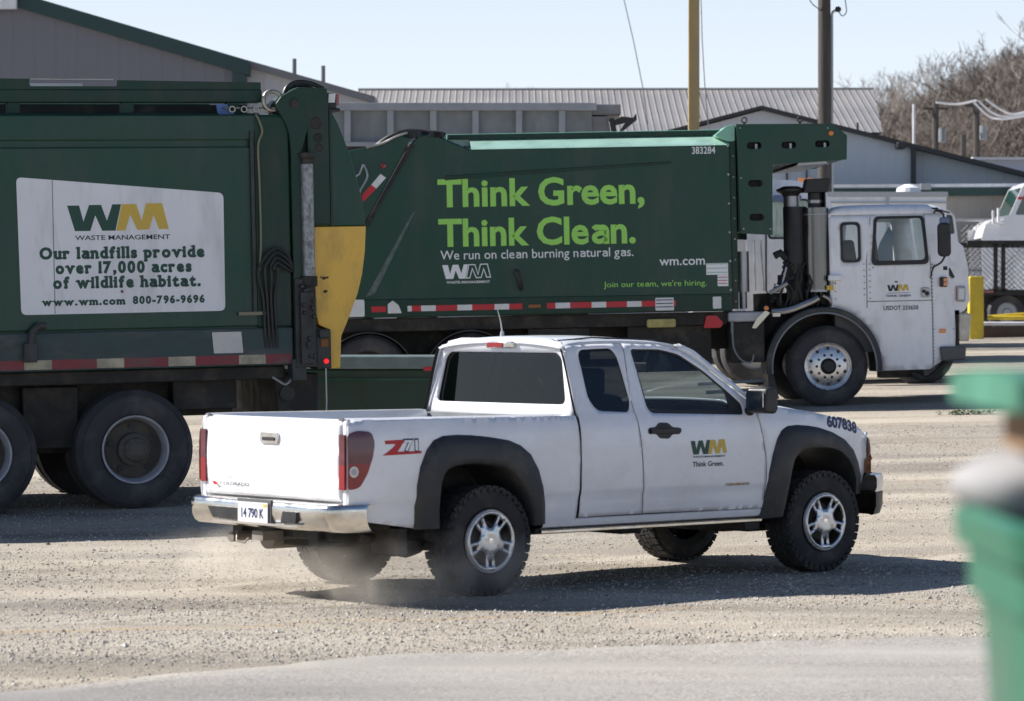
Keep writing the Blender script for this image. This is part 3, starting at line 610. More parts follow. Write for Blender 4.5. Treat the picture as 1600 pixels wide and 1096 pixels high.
b = MB(); b.rows([[(fx_(y) + dx, y, z) for y in ys] for dx, z in ((-.12, .70), (-.02, .69), (0, .66), (0, .60), (-.02, .565), (-.1, .56))]); fbm = b.build('front_bumper', mat('satin_silver_bumper', (.72, .73, .76), .3, metal=.45, coat=.5), PK, smooth=True)
b = MB(); b.rows([[(fx_(y) + dx, y, z) for y in ys] for dx, z in ((-.06, .566), (-.008, .56), (-.01, .46), (-.04, .40), (-.14, .385))]); b.build('bumper_lower', M['flare'], fbm, smooth=True)
nose = lambda dx: (lambda y, z: (3.965 + dx - .16 * (y / .7) ** 2 - .10 * max(0, z - .85), y, z))
for sg in (-1, 1):
    o_ = [(sg * .56, .82), (sg * .76, .82), (sg * .78, .90), (sg * .74, .985), (sg * .60, .985)]
    b = MB(); b.panel(rpoly(o_, .03), nose(.0), sp=.04); fh = b.build('front_lamp', M['lens_clear'], PK, smooth=True)
    b = MB(); b.panel(rpoly([(sg * .58, .70), (sg * .77, .70), (sg * .77, .80), (sg * .57, .80)], .02), nose(.004), sp=.04); b.build('front_indicator', M['lens_amber'], fh, smooth=True)
    b = MB(); b.panel([(sg * .55, .802), (sg * .785, .802), (sg * .785, .818), (sg * .55, .818)], nose(.008), sp=.04); b.build('lamp_strip', M['chrome'], fh)
# antenna
b = MB(); b.tube([(1.1, .32, 1.69), (1.1, .32, 1.76)], .022, 10, r2=.012); b.tube([(1.1, .32, 1.75), (1.085, .32, 1.83), (1.05, .32, 1.93)], .007, 6, r2=.003); b.build('antenna', M['galv'], PK)
# underside
b = MB()
for y in (-.42, .42): b.box(-1.15, 3.8, y - .05, y + .05, .36, .50)
b.box(-1.1, -1.0, -.55, .55, .40, .47); b.box(.3, .45, -.5, .5, .36, .44); b.box(1.5, 1.7, -.5, .5, .33, .42); b.box(2.55, 2.8, -.45, .45, .30, .42)
b.cyl((0, -.72, .365), (0, .72, .365), .045); b.lathe((0, .05, .365), [(.02, -.2), (.13, -.1), (.16, 0), (.13, .1), (.02, .2)], 16)
b.cyl((3.2, -.7, .365), (3.2, .7, .365), .05); b.box(2.9, 3.5, -.35, .35, .28, .48)
b.box(-.62, -.5, -.60, -.5, .28, .45); b.cyl((.6, .0, .36), (2.2, .1, .38), .04)
for y in (-.52, .52): b.tube([(-.85, y, .42), (-.4, y, .34), (0, y, .31), (.4, y, .36), (.7, y, .42)], .035, 6)
b.box(-1.0, -.5, -.3, .25, .34, .56); b.box(-1.1, 2.5, -.40, .40, .47, .56); b.box(.6, 2.5, -.70, .70, .47, .56); b.box(-1.1, -.72, -.70, .70, .47, .66); b.box(-.75, .7, -.42, .42, .5, .915)
b.box(-.74, -.66, -.79, -.50, .30, .48); b.box(2.45, 2.6, -.78, -.50, .33, .42)
b.build('chassis', M['chassis'], PK, bevel=.01)
b = MB(); b.tube([(-1.02, .36, .40), (-1.25, .36, .39)], .035, 12); b.lathe((-.95, .18, .40), [(.0, -.15), (.09, -.13), (.09, .13), (0, .15)], 16, 'x'); b.box(-1.27, -1.0, -.03, .09, .385, .445)
b.tube([(-1.24, .30, .43), (-1.27, .26, .37), (-1.25, .20, .36), (-1.24, .16, .40)], .008, 6); b.build('exhaust', mat('dusty_exhaust_steel', (.24, .21, .18), .6, metal=.4, var=.2), PK)

# wheels
def pick_wheel(x, sg, turn=0, spin=0):
    Rt, w = .372, .255
    prof = [(.205, .03), (.225, .006), (.26, -.004), (.31, .0), (.335, .012), (.352, .03), (.362, .05)]
    for k in range(5): a = .062 + k * .029; prof += [(.364, a), (.364, a + .018), (.352, a + .02), (.352, a + .027)]
    prof += [(.362, w - .05), (.335, w - .012), (.31, w), (.26, w + .004), (.205, w - .03)]
    b = MB(); b.lathe((0, 0, 0), prof, 72)
    for k in range(36):
        a = 2 * math.pi * k / 36
        for dy, da, l in ((.012, 0, .062), (w - .074, .09, .062), (.085, .05, .04), (.135, .12, .04)):
            b.box(.345, .369, dy, dy + l, -.0245, .0245, mx=Matrix.Rotation(a + da, 4, 'Y'))
        b.box(.325, .356, .004, .03, -.018, .018, mx=Matrix.Rotation(a + .04, 4, 'Y'))
    wh = b.build('wheel', M['rubber'], PK, smooth=True, angle=30)
    wh.location = (x, sg * .845, .368); wh.rotation_euler = (0, 0, (math.pi if sg > 0 else 0) + turn)
    d = MB(); d.lathe((0, 0, 0), [(.203, -.004), (.21, -.008), (.214, .004), (.206, .012)], 48); d.lathe((0, 0, 0), [(.206, .012), (.19, .035), (.18, .12), (.18, .20)], 48, mi=1); d.lathe((0, 0, 0), [(.185, .10), (.0, .10)], 24, mi=1); d.lathe((0, 0, 0), [(.0, .06), (.13, .06), (.145, .08), (.145, .09)], 30, mi=2)
    rim = d.build('rim', [M['alloy'], M['chassis'], mat('brake_disc', (.12, .11, .10), .6, metal=.5)], wh, smooth=True)
    holes = []
    pol = lambda r, a: (r * math.cos(a), r * math.sin(a))
    for k in range(5):
        a0 = spin + 2 * math.pi * k / 5
        holes.append(rpoly([pol(.088, a0 - .27), pol(.186, a0 - .40)] + [pol(.188, a0 + t) for t in (-.2, 0, .2)] + [pol(.186, a0 + .40), pol(.088, a0 + .27)], .015, 3))
        a1 = a0 + math.pi / 5
        holes.append(rpoly([pol(.120, a1 - .10), pol(.172, a1 - .11), pol(.172, a1 + .11), pol(.120, a1 + .10)], .008, 2))
    def dish(x_, z_):
        r = math.hypot(x_, z_); return (x_, interp(r, [0, .045, .065, .08, .13, .19, .206], [.006, .005, .0, .010, .014, .006, -.004]), z_)
    d = MB(); d.panel([pol(.204, i * math.pi / 32) for i in range(64)], dish, holes, .022); d.build('spokes', M['alloy'], wh, smooth=True, angle=40, solid=.02)
    d = MB(); d.lathe((0, 0, 0), [(0, -.016), (.026, -.014), (.032, .004)], 24)
    for k in range(6): a = spin + k * math.pi / 3; d.lathe((.057 * math.cos(a), 0, .057 * math.sin(a)), [(0, -.016), (.009, -.014), (.011, .006)], 8)
    d.build('hub_cap', M['chrome'], wh, smooth=True)
    return wh
pick_wheel(0, -1, spin=.31); pick_wheel(0, 1, spin=.8); pick_wheel(3.2, -1, -R(1.5), spin=-.94); pick_wheel(3.2, 1, -R(1.5), spin=.2)

# cab interior
b = MB(); b.box(.84, 2.5, -.70, .70, .45, .50); b.box(2.28, 2.52, -.72, .72, .80, 1.17); b.box(.90, 2.3, -.10, .10, .5, .80); b.box(2.15, 2.32, -.15, .15, .75, 1.08)
b.box(.84, .90, -.70, .70, .5, 1.2); b.box(.86, 1.25, -.66, .66, .5, .82)
b.build('dashboard', M['interior'], PK, bevel=.03)
b = MB(); b.box(2.10, 2.13, -.12, .12, 1.46, 1.53); b.tube([(2.12, 0, 1.52), (2.10, 0, 1.62)], .012, 6); b.build('rear_view_mirror', M['black'], PK, bevel=.01)
for sg in (-1, 1):
    y = sg * .36
    b = MB(); b.box(1.42, 1.92, y - .24, y + .24, .58, .74)
    b.prism(rpoly([(1.40, .72), (1.56, .72), (1.45, 1.30), (1.33, 1.32)], .04), y - .22, y + .22); s_ = b.build('seat', M['seat'], PK, bevel=.04, seg=3)
    b = MB(); b.box(1.30, 1.38, y - .12, y + .12, 1.31, 1.50); b.build('headrest', M['seat'], s_, bevel=.03)
b = MB(); b.torus((0, 0, 0), .185, .016, 'x', 32, 8); b.tube([(0, -.17, 0), (0, .17, 0)], .018, 8); b.tube([(0, 0, 0), (0, 0, -.17)], .018, 8); b.lathe((0, 0, 0), [(0, -.03), (.06, -.025), (.07, .02)], 16, 'x')
b.tube([(.02, 0, 0), (.32, 0, -.02)], .03, 8)
sw = b.build('steering_wheel', M['black'], PK, smooth=True); sw.location = (2.08, .36, 1.11); sw.rotation_euler = (0, R(22), 0)

# ------------------------------------------------------------------ the driver
def skinned(name, nodes, edges, mats, parent=None, sub=2):
    me = bpy.data.meshes.new(name); ks = list(nodes); me.from_pydata([nodes[k][0] for k in ks], [(ks.index(a), ks.index(b)) for a, b in edges], [])
    o = bpy.data.objects.new(name, me); COL.objects.link(o)
    o.modifiers.new('skin', 'SKIN'); sv = me.skin_vertices[0].data if me.skin_vertices else None
    if sv is None:
        bm = bmesh.new(); bm.from_mesh(me); bm.verts.layers.skin.verify(); bm.to_mesh(me); bm.free(); sv = me.skin_vertices[0].data
    for i, k in enumerate(ks): sv[i].radius = (nodes[k][1],) * 2; sv[i].use_root = (i == 0)
    d = o.modifiers.new('smooth', 'SUBSURF'); d.levels = sub; d.render_levels = sub
    m2 = bpy.data.meshes.new_from_object(o.evaluated_get(bpy.context.evaluated_depsgraph_get()))
    bpy.data.objects.remove(o); bpy.data.meshes.remove(me); m2.name = name
    m2.materials.clear(); m2.materials.append(mats); m2.polygons.foreach_set('use_smooth', [True] * len(m2.polygons))
    r = bpy.data.objects.new(name, m2); COL.objects.link(r)
    if parent: r.parent = parent
    return r
N = {'pelvis': ((0, 0, .10), .13), 'waist': ((-.05, 0, .25), .125), 'chest': ((-.09, 0, .43), .145), 'neck0': ((-.085, 0, .555), .065), 'neck': ((-.07, 0, .615), .052), 'jaw': ((-.035, 0, .665), .062), 'head': ((-.045, 0, .73), .085), 'crown': ((-.055, 0, .79), .07),
     'nose': ((.065, 0, .715), .013), 'chin': ((.025, 0, .652), .025), 'brow': ((.035, 0, .755), .03)}
Ed = [('pelvis', 'waist'), ('waist', 'chest'), ('chest', 'neck0'), ('neck0', 'neck'), ('neck', 'jaw'), ('jaw', 'head'), ('head', 'crown'), ('head', 'nose'), ('jaw', 'chin'), ('head', 'brow')]
for s_, t in ((1, 'l'), (-1, 'r')):
    N.update({t + 'ear': ((-.05, s_ * .088, .715), .018), t + 'sh': ((-.09, s_ * .185, .50), .068), t + 'el': ((.10, s_ * .26, .32), .047), t + 'wr': ((.36, s_ * .175, .46), .028), t + 'palm': ((.425, s_ * .165, .485), .034),
              t + 'hip': ((.03, s_ * .11, .09), .10), t + 'kn': ((.44, s_ * .15, .17), .065), t + 'an': ((.60, s_ * .15, -.20), .045), t + 'toe': ((.76, s_ * .16, -.22), .035)})
    Ed += [('head', t + 'ear'), ('chest', t + 'sh'), (t + 'sh', t + 'el'), (t + 'el', t + 'wr'), (t + 'wr', t + 'palm'), ('pelvis', t + 'hip'), (t + 'hip', t + 'kn'), (t + 'kn', t + 'an'), (t + 'an', t + 'toe')]
    for k, (dy, l) in enumerate(((.03, .052), (.010, .06), (-.010, .056), (-.03, .045))):
        a = (.455, s_ * (.165 + dy), .50 + .004 * k); b_ = (.49, s_ * (.168 + dy), .492); c_ = (.492, s_ * (.166 + dy), .492 - l * .7)
        N.update({f'{t}f{k}a': (a, .010), f'{t}f{k}b': (b_, .009), f'{t}f{k}c': (c_, .008)}); Ed += [(t + 'palm', f'{t}f{k}a'), (f'{t}f{k}a', f'{t}f{k}b'), (f'{t}f{k}b', f'{t}f{k}c')]
    N.update({t + 't1': ((.425, s_ * .125, .475), .011), t + 't2': ((.455, s_ * .115, .455), .009)}); Ed += [(t + 'palm', t + 't1'), (t + 't1', t + 't2')]
person = skinned('person', N, Ed, mat('skin', (.40, .24, .17), .55))
person.matrix_world = PK.matrix_world @ Matrix.Translation((1.60, .36, .72))
tag(person, 'driver in a dark cap and work shirt sitting at the wheel of the white pickup', 'person')
N2 = {k: (N[k][0], N[k][1] + .016) for k in ('pelvis', 'waist', 'chest', 'lsh', 'rsh', 'lel', 'rel')}
N2['neckb'] = (N['neck0'][0], .078)
for t, s_ in (('l', 1), ('r', -1)): N2[t + 'cuff'] = ((.29, s_ * .20, .42), .046)
skinned('shirt', N2, [('pelvis', 'waist'), ('waist', 'chest'), ('chest', 'neckb'), ('chest', 'lsh'), ('chest', 'rsh'), ('lsh', 'lel'), ('rsh', 'rel'), ('lel', 'lcuff'), ('rel', 'rcuff')], mat('work_shirt', (.06, .07, .09), .9), person)
b = MB(); b.lathe((-.05, 0, .775), [(.098, -.02), (.10, .01), (.09, .055), (.06, .085), (0, .095)], 24, 'z'); b.prism(rpoly([(.03, -.08), (.135, -.065), (.15, 0), (.135, .065), (.03, .08)], .03), .757, .768, axis='z')
b.build('cap', mat('dark_cap_cloth', (.02, .022, .03), .9), person, smooth=True)

def plain_wheel(T, x, y, z, Rt, flip=False):
    b = MB(); b.lathe((0, 0, 0), [(0, .1), (.5 * Rt, .08), (.56 * Rt, 0), (.9 * Rt, -.01), (.98 * Rt, .03), (Rt, .06), (Rt, .22), (.9 * Rt, .28), (.5 * Rt, .26), (0, .2)], 32); o = b.build('wheel', M['rubber_truck'], T, smooth=True, angle=40); o.location = (x, y, z)
    if flip: o.rotation_euler = (0, 0, math.pi)
    b = MB(); b.lathe((0, 0, 0), [(0, .02), (.2 * Rt, .02), (.25 * Rt, .06), (.5 * Rt, .07), (.55 * Rt, -.005)], 28); b.build('rim', M['galv'], o, smooth=True, angle=40)
# ------------------------------------------------------------------ truck wheels
def truck_wheel(T, x, z, y0, Rt, kind, sg=-1, dual=False, rubber='rubber_truck'):
    """y0: outer sidewall plane; sg -1 faces the camera side"""
    w = .28; k_ = Rt / .52
    def tyre(o):
        p = [(.285, .05), (.30, .02), (.33, .004), (.38, -.004), (.43, -.002), (.465, .008), (.492, .022), (.508, .045)]
        for i in range(4): a = .055 + i * .045; p += [(.52, a), (.52, a + .03), (.506, a + .033), (.506, a + .042)]
        return [(r * k_, d + o) for r, d in p + [(.508, w - .04), (.492, w - .02), (.43, w), (.33, w), (.285, w - .05)]]
    b = MB(); b.lathe((0, 0, 0), tyre(0), 72)
    for r_ in (.475, .35): b.torus((0, .006, 0), r_ * k_, .005, 'y', 60, 6)
    if dual: b.lathe((0, 0, 0), tyre(.33), 72)
    wh = b.build('wheel', M[rubber], T, smooth=True, angle=35)
    wh.location = (x, y0, z); wh.rotation_euler = (0, 0, math.pi if sg > 0 else 0)
    d = MB()
    if kind == 'steer':
        d.lathe((0, 0, 0), [(.30, .02), (.312, .0), (.305, -.006), (.292, .0), (.285, .03), (.27, .035), (.24, .018), (.19, .0), (.12, -.01), (.105, -.012)], 60)
        rim = d.build('rim', M['alloy'], wh, smooth=True, angle=40)
        h = MB()
        for k in range(10):
            a = 2 * math.pi * (k + .5) / 10; c = Vector((.232 * math.cos(a), 0, .232 * math.sin(a)))
            h.lathe(c, [(0, .008), (.022, .008), (.024, .018)], 12)
        h.build('hand_holes', M['black'], rim)
        h = MB()
        for k in range(10):
            a = 2 * math.pi * k / 10; c = Vector((.150 * math.cos(a), 0, .150 * math.sin(a))); h.lathe(c, [(0, -.035), (.013, -.034), (.017, -.01), (.02, -.002)], 6)
        h.build('lug_nuts', M['chassis'], rim)
        h = MB(); h.lathe((0, 0, 0), [(0, -.075), (.07, -.07), (.088, -.05), (.095, 0)], 32); h.build('hub_cap', M['black'], wh, smooth=True, angle=40)
    else:
        d.lathe((0, 0, 0), [(.29, .03), (.305, .004), (.30, -.004), (.288, .004), (.275, .05), (.262, .14)], 60)
        rim = d.build('rim', M['rim_paint'] if kind == 'drive' else M['chassis'], wh, smooth=True, angle=40)
        h = MB(); h.lathe((0, 0, 0), [(.262, .14), (.24, .155), (.15, .13), (.145, .05), (.11, .02), (.10, -.01), (.05, -.03), (0, -.03)], 40)
        for k in range(8): a = 2 * math.pi * k / 8; h.lathe((.085 * math.cos(a), 0, .085 * math.sin(a)), [(0, -.035), (.012, -.033), (.014, -.01)], 6)
        h.build('hub_cap', mat('dusty_wheel_disc', (.085, .077, .066), .7, var=.3, vs=8, dirt=((.09, .08, .065), .6, 5, (1, 1, 1))), wh, smooth=True, angle=30)
        h = MB()
        for k in range(5): a = 2 * math.pi * k / 5 + .35; h.lathe((.2 * math.cos(a), 0, .2 * math.sin(a)), [(0, .134), (.03, .134), (.032, .15)], 12)
        h.build('hand_holes', M['black'], rim)
    return wh

# ------------------------------------------------------------------ left garbage truck (local x to its rear, y away, z up; side at y = 0)
LT = thing('garbage_truck', 'dark green garbage truck with yellow tailgate tip and white slogan sign on its side', 'garbage truck', (-3.3239, 28.4091, .1582), R(19), tilt=.022)
GR, GW = M['green'], M['green_worn']
b = MB(); b.box(-6.6, 1.46, .02, 2.45, 1.24, 3.50); body = b.build('body', GR, LT, bevel=.02)
b = MB(); b.box(-6.6, 1.40, -.012, .019, 3.275, 3.50); b.box(-6.6, 1.40, -.006, .018, 1.60, 3.215); b.build('side_panel', GR, body, bevel=.012)
b = MB(); b.box(-6.6, 1.452, -.035, .018, 1.245, 1.585); b.build('sill', M['sill'], body, bevel=.015)
b = MB(); b.box(1.13, 1.455, -.02, .018, 1.59, 3.49); b.build('rear_stiffener', GW, body, bevel=.015)
b = MB(); x = -6.55; i = 0                                            # dirty reflective tape
while x < 1.4:
    l = (.40, .245)[i % 2]; b.box(x, min(x + l, 1.435), -.0385, -.0355, 1.262, 1.345, i % 2); x += l; i += 1
b.build('reflective_tape', [M['tape_red_dirty'], M['tape_white_dirty']], body)
# top rails with the dark gap between posts
b = MB(); b.box(-6.6, 1.22, .10, 2.35, 3.50, 3.52); b.box(-6.6, 1.25, .12, .30, 3.62, 3.735); b.box(-6.6, 1.25, 2.1, 2.3, 3.62, 3.735)
for x in (-5.6, -4.2, -2.8, -2.1, -1.0, .02, .98): b.box(x - .055, x + .055, .14, .24, 3.518, 3.625)
rl = b.build('top_rail', GW, LT, bevel=.01)
b = MB(); b.panel([(-6.6, 3.735), (1.24, 3.735), (1.24, 3.80), (-6.6, 3.90)], lambda x, z: (x, .14, z), [rrect(-.86, -.08, 3.762, 3.832, .02)], .2); b.box(-6.6, 1.2, .15, .17, 3.72, 3.74)
b.build('top_flange', GW, LT, solid=.02)
b = MB(); b.box(-.84, -.35, .30, .33, 3.764, 3.80); b.tube([(-.84, .16, 3.828), (-.10, .16, 3.826)], .006, 6); b.build('flange_bar', M['alu'], rl)
b = MB(); b.box(-6.6, 1.2, .5, 2.2, 3.52, 3.62); b.build('hopper_liner', M['chassis'], LT)
b = MB(); b.prism([(.84, 3.51), (.98, 3.51), (.92, 3.60), (.82, 3.605)], .10, .13); b.build('blue_rag', mat('blue_rag_cloth', (.12, .20, .42), .9), LT)
# slogan sign
b = MB(); b.prism(rpoly([(-1.0, 1.745), (.835, 1.745), (.84, 2.80), (-1.02, 2.955)], .05), -.010, -.0062); sg_ = b.build('slogan_sign', M['signwhite'], LT, recalc=True)
fs = lambda x, z, d=0: (x, -.0115 - d, z)
INK = [M['ink_green'], M['ink_gold'], M['ink_black']]
b = MB(); logo_into(b, -.575, .335, 2.475, 2.715, fs, 0, 1); b.build('logo', INK, sg_, recalc=False)
b = MB(); text_into(b, 'WASTE MANAGEMENT', -.51, .345, 2.395, .040, fs, .012, 2); b.build('company_name', INK, sg_, recalc=False)
for t_, x0, x1, z_, c_ in (('Our landfills provide', -.83, .655, 2.235, .094), ('over 17,000 acres', -.69, .535, 2.105, .094), ('of wildlife habitat.', -.715, .615, 1.975, .094), ('www.wm.com', -.815, -.075, 1.823, .060), ('800-796-9696', -.005, .648, 1.826, .062)):
    b = MB(); slab_into(b, t_, x0, x1, z_, c_, fs); b.build('lettering', INK, sg_, recalc=False)
b = MB(); b.box(-.706, -.698, -.0112, -.0102, 1.75, 2.925); b.build('sign_joint', M['steel_grey'], sg_)
b = MB(); b.prism([(-.10 + .014 * math.cos(k * .7), 1.935 + .014 * math.sin(k * .7)) for k in range(9)], -.0125, -.0118); b.build('rust_spot', mat('rust', (.20, .07, .02), .9), sg_)
# plate, bracket
b = MB(); b.prism(rpoly([(.715, 1.365), (.985, 1.365), (.97, 1.555), (.70, 1.555)], .01), -.042, -.0362); b.build('metal_plate', M['alu'], LT)
b = MB(); b.box(-1.0, -.88, -.10, -.036, 1.33, 1.50); b.tube([(-.93, -.07, 1.48), (-.92, -.09, 1.60), (-.86, -.10, 1.65), (-.80, -.09, 1.645)], .035, 8); b.build('latch_bracket', M['grime'], LT, bevel=.01)
# rear post, ejector cylinder, hoses
post = [(1.463, 1.16), (1.56, 1.16), (1.575, 1.9), (1.575, 2.55), (1.56, 3.15), (1.62, 3.35), (1.63, 2.7), (1.645, 2.505), (1.82, 2.505), (1.82, 3.58), (1.815, 3.735), (1.54, 3.745), (1.47, 3.71), (1.38, 3.66), (1.335, 3.60), (1.36, 3.52), (1.42, 3.42), (1.455, 3.3), (1.463, 3.15)]
b = MB(); b.prism(post, -.05, .22); pst = b.build('tailgate_hinge_post', GW, LT, bevel=.01)
for hx, hz, hr in ((1.715, 3.29, .035), (1.725, 3.20, .03), (1.70, 3.42, .05), (1.50, 3.60, .04)): b = MB(); b.lathe((hx, -.053, hz), [(0, -.004), (hr, -.004), (hr + .008, .004)], 14); b.build('pin_hole', M['chassis'], pst)
b = MB(); b.box(1.57, 1.63, .02, .15, 2.0, 3.3); b.box(1.655, 1.665, -.045, .1, 1.65, 3.0); b.build('post_recess', M['chassis'], LT)
b = MB(); b.cyl((1.605, -.06, 2.02), (1.605, -.06, 3.05), .058, 20); cy = b.build('hydraulic_cylinder', M['rod'], LT, smooth=True)
b = MB(); b.lathe((1.605, -.06, 3.06), [(.0, -.06), (.05, -.05), (.05, .03), (.07, .05), (.07, .09), (0, .10)], 16, 'z'); b.build('cylinder_end', M['chassis'], cy); b = MB(); b.lathe((1.605, -.06, 1.99), [(0, -.05), (.075, -.04), (.075, .05), (0, .06)], 16, 'z'); b.build('cylinder_end', M['chassis'], cy)
b = MB(); b.box(1.465, 1.655, -.085, .15, 1.22, 2.02); b.box(1.50, 1.62, -.14, -.08, 1.25, 1.9)
for k in range(14): x_ = 1.48 + .16 * random.random(); z_ = 1.3 + .65 * random.random(); b.lathe((x_, -.14, z_), [(0, -.03), (.018, -.028), (.024, .02)], 8)
b.box(1.43, 1.56, -.07, .1, 1.10, 1.30); b.build('lock_arm', M['grime'], LT, bevel=.012)
b = MB()
for k in range(4):
    x_ = 1.165 + .036 * k; t_ = 2.30 - .045 * k
    b.tube(smoothline([(x_ + .03, -.03, 1.40), (x_ + .02, -.05, 1.6), (x_ + .01, -.055, 1.85), (x_ - .03 + .022 * k, -.07, 2.02), (x_ - .03 + .02 * k, -.08, 2.12), (1.21 + .02 * k, -.09, t_ - .06), (1.30, -.09, t_), (1.40, -.08, t_ - .06), (1.45, -.05, 2.14 - .02 * k)], 5), .013, 8)
b.build('hydraulic_hose', M['black'], LT, smooth=True)
b = MB(); b.box(.95, 1.2, -.05, -.036, 1.70, 1.73); b.tube(smoothline([(1.15, -.03, 3.50), (1.175, -.05, 3.44), (1.20, -.05, 3.34), (1.16, -.05, 3.22), (1.165, -.05, 2.9), (1.168, -.05, 2.4), (1.15, -.05, 2.1)], 5), .010, 6); b.build('hose_line', mat('tan_hose', (.22, .20, .13), .6), LT, smooth=True)
b = MB(); b.box(1.09, 1.12, -.04, -.02, 1.7, 3.35); b.build('grease_streak', M['grime'], LT)
b = MB()
for k, (cx, cz, r_) in enumerate(((1.33, 3.63, .085), (1.37, 3.56, .06))): b.torus((cx, .05 + k * .06, cz), r_, .022, 'y', 24, 8)
for k in range(9): b.torus((.90 + .055 * k, .06, 3.565 - .012 * (k % 2)), .026, .008, 'y' if k % 2 else 'z', 12, 6)
b.build('chain', mat('worn_chain_steel', (.42, .40, .34), .35, metal=.8, var=.3, vs=20), LT, smooth=True)
b = MB(); b.tube(smoothline([(1.42, .05, 3.60), (1.46, .05, 3.74), (1.56, .08, 3.80), (1.70, .10, 3.79), (1.82, .10, 3.74)], 5), .022, 8); b.tube(smoothline([(1.46, .15, 3.62), (1.52, .15, 3.75), (1.66, .15, 3.77), (1.79, .15, 3.72)], 5), .016, 8)
b.build('top_hose', M['black'], LT, smooth=True)
# tailgate, green above and yellow below
tgp = [(1.825, 2.49), (2.165, 2.49), (2.14, 2.70), (2.105, 2.87), (2.02, 3.17), (1.925, 3.42), (1.825, 3.60)]
b = MB(); b.prism([(1.665, 2.49), (1.825, 2.49), (1.825, 3.60), (1.80, 3.60)] + [(1.70, 3.0)], .0, 2.40); b.prism(tgp, .0, 2.40); tgl = b.build('tailgate', GR, LT, bevel=.015)
b = MB(); b.prism(rpoly([(1.672, 2.487), (1.672, 2.1), (1.678, 1.70), (1.70, 1.60), (1.80, 1.55), (1.80, 1.20), (1.895, 1.20), (1.91, 1.49), (2.0, 1.69), (2.075, 1.88), (2.12, 2.05), (2.15, 2.25), (2.165, 2.487)], .01), -.006, 2.40); b.build('yellow_tip', M['yellow'], tgl, bevel=.012)
b = MB(); b.box(1.835, 1.855, -.012, .01, 2.5, 3.55); b.build('tailgate_seam', GW, tgl)
b = MB()
for cx, cz, r_ in ((1.76, 2.02, .02), (1.79, 2.025, .014), (1.77, 1.90, .02), (1.73, 2.03, .010)): b.prism([(cx + r_ * (1.4 if k % 2 else .8) * math.cos(k * .7), cz + r_ * .7 * math.sin(k * .7)) for k in range(9)], -.0085, -.0062)
b.build('paint_chip', M['chassis'], tgl)
b = MB(); b.box(1.66, 1.80, -.06, .2, 1.20, 1.56); b.box(1.68, 1.78, -.10, -.05, 1.48, 1.56); bl = b.build('rear_light_box', M['grime'], LT, bevel=.015)
b = MB(); b.box(1.70, 1.77, -.068, -.058, 1.40, 1.47); b.build('rust_patch', mat('rusty_orange', (.24, .10, .03), .8), bl)
lm = mat('lit_red_lamp', (.5, .01, .02), .3); lm.node_tree.nodes['Principled BSDF'].inputs['Emission Color'].default_value = (1, .02, .03, 1); lm.node_tree.nodes['Principled BSDF'].inputs['Emission Strength'].default_value = .45
b = MB(); b.lathe((1.748, -.075, 1.27), [(0, -.012), (.02, -.008), (.024, .015)], 14); b.build('marker_lamp', lm, bl)
b = MB(); b.box(1.825, 1.92, .02, .30, 3.55, 3.70); b.box(1.825, 1.95, .0, .32, 3.53, 3.56); tp = b.build('top_lamp_box', M['black'], LT, bevel=.012)
b = MB(); b.box(1.92, 1.945, .03, .12, 3.59, 3.69); b.build('top_lamp', M['lens_red'], tp)
b = MB(); b.prism([(1.84, 3.61), (1.90, 3.61), (1.91, 3.695), (1.845, 3.69)], .012, .018); b.build('lamp_glass', M['lens_clear'], tp)
# chassis
b = MB(); b.box(-6.6, 1.0, .45, .65, .80, 1.24); b.box(-6.6, 1.0, 1.8, 2.0, .80, 1.24); b.box(.40, .99, .25, .60, .86, 1.14); b.box(-6.6, 1.4, .08, 2.4, 1.12, 1.238); b.cyl((0, .3, .53), (0, 2.2, .53), .09); b.cyl((-1.4, .3, .53), (-1.4, 2.2, .53), .09); b.lathe((0, 1.22, .53), [(.02, -.3), (.2, -.15), (.2, .15), (.02, .3)], 18); b.box(-1.4, 0, .5, .62, .5, .8); b.box(-.95, -.45, .3, 2.1, .55, 1.1); b.box(-6, -2.2, .1, .8, .6, 1.1)
b.build('chassis', M['chassis'], LT, bevel=.012)
b = MB(); b.prism([(1.33, 1.16), (1.77, 1.16), (1.73, .42), (1.42, .42)], .25, 2.2); b.build('underrun_bracket', M['chassis'], LT, bevel=.02)
for hx, hz, hr in ((1.46, .98, .07), (1.47, .78, .06)): b = MB(); b.lathe((hx, .245, hz), [(0, -.006), (hr, -.006), (hr + .005, .01)], 16); b.build('bracket_hole', M['black'], LT)
b = MB(); b.tube([(1.745, -.05, 1.24), (1.748, -.04, .9), (1.735, -.03, .55)], .008, 6); b.tube(smoothline([(1.26, .0, 1.14), (1.32, -.01, 1.10), (1.38, -.01, 1.07), (1.44, 0, 1.12)], 4), .012, 6); b.build('cable', M['galv'], LT)
for x in (0, -1.405):
    truck_wheel(LT, x, .528, .02, .53, 'drive', -1, True); truck_wheel(LT, x, .528, 2.45, .53, 'drive', 1, True)
truck_wheel(LT, -5.6, .528, .05, .53, 'steer', -1); truck_wheel(LT, -5.6, .528, 2.4, .53, 'steer', 1)
b = MB(); b.box(-8.3, -6.7, .1, 2.4, .9, 3.1); b.build('cab', GR, LT, bevel=.1, seg=3)

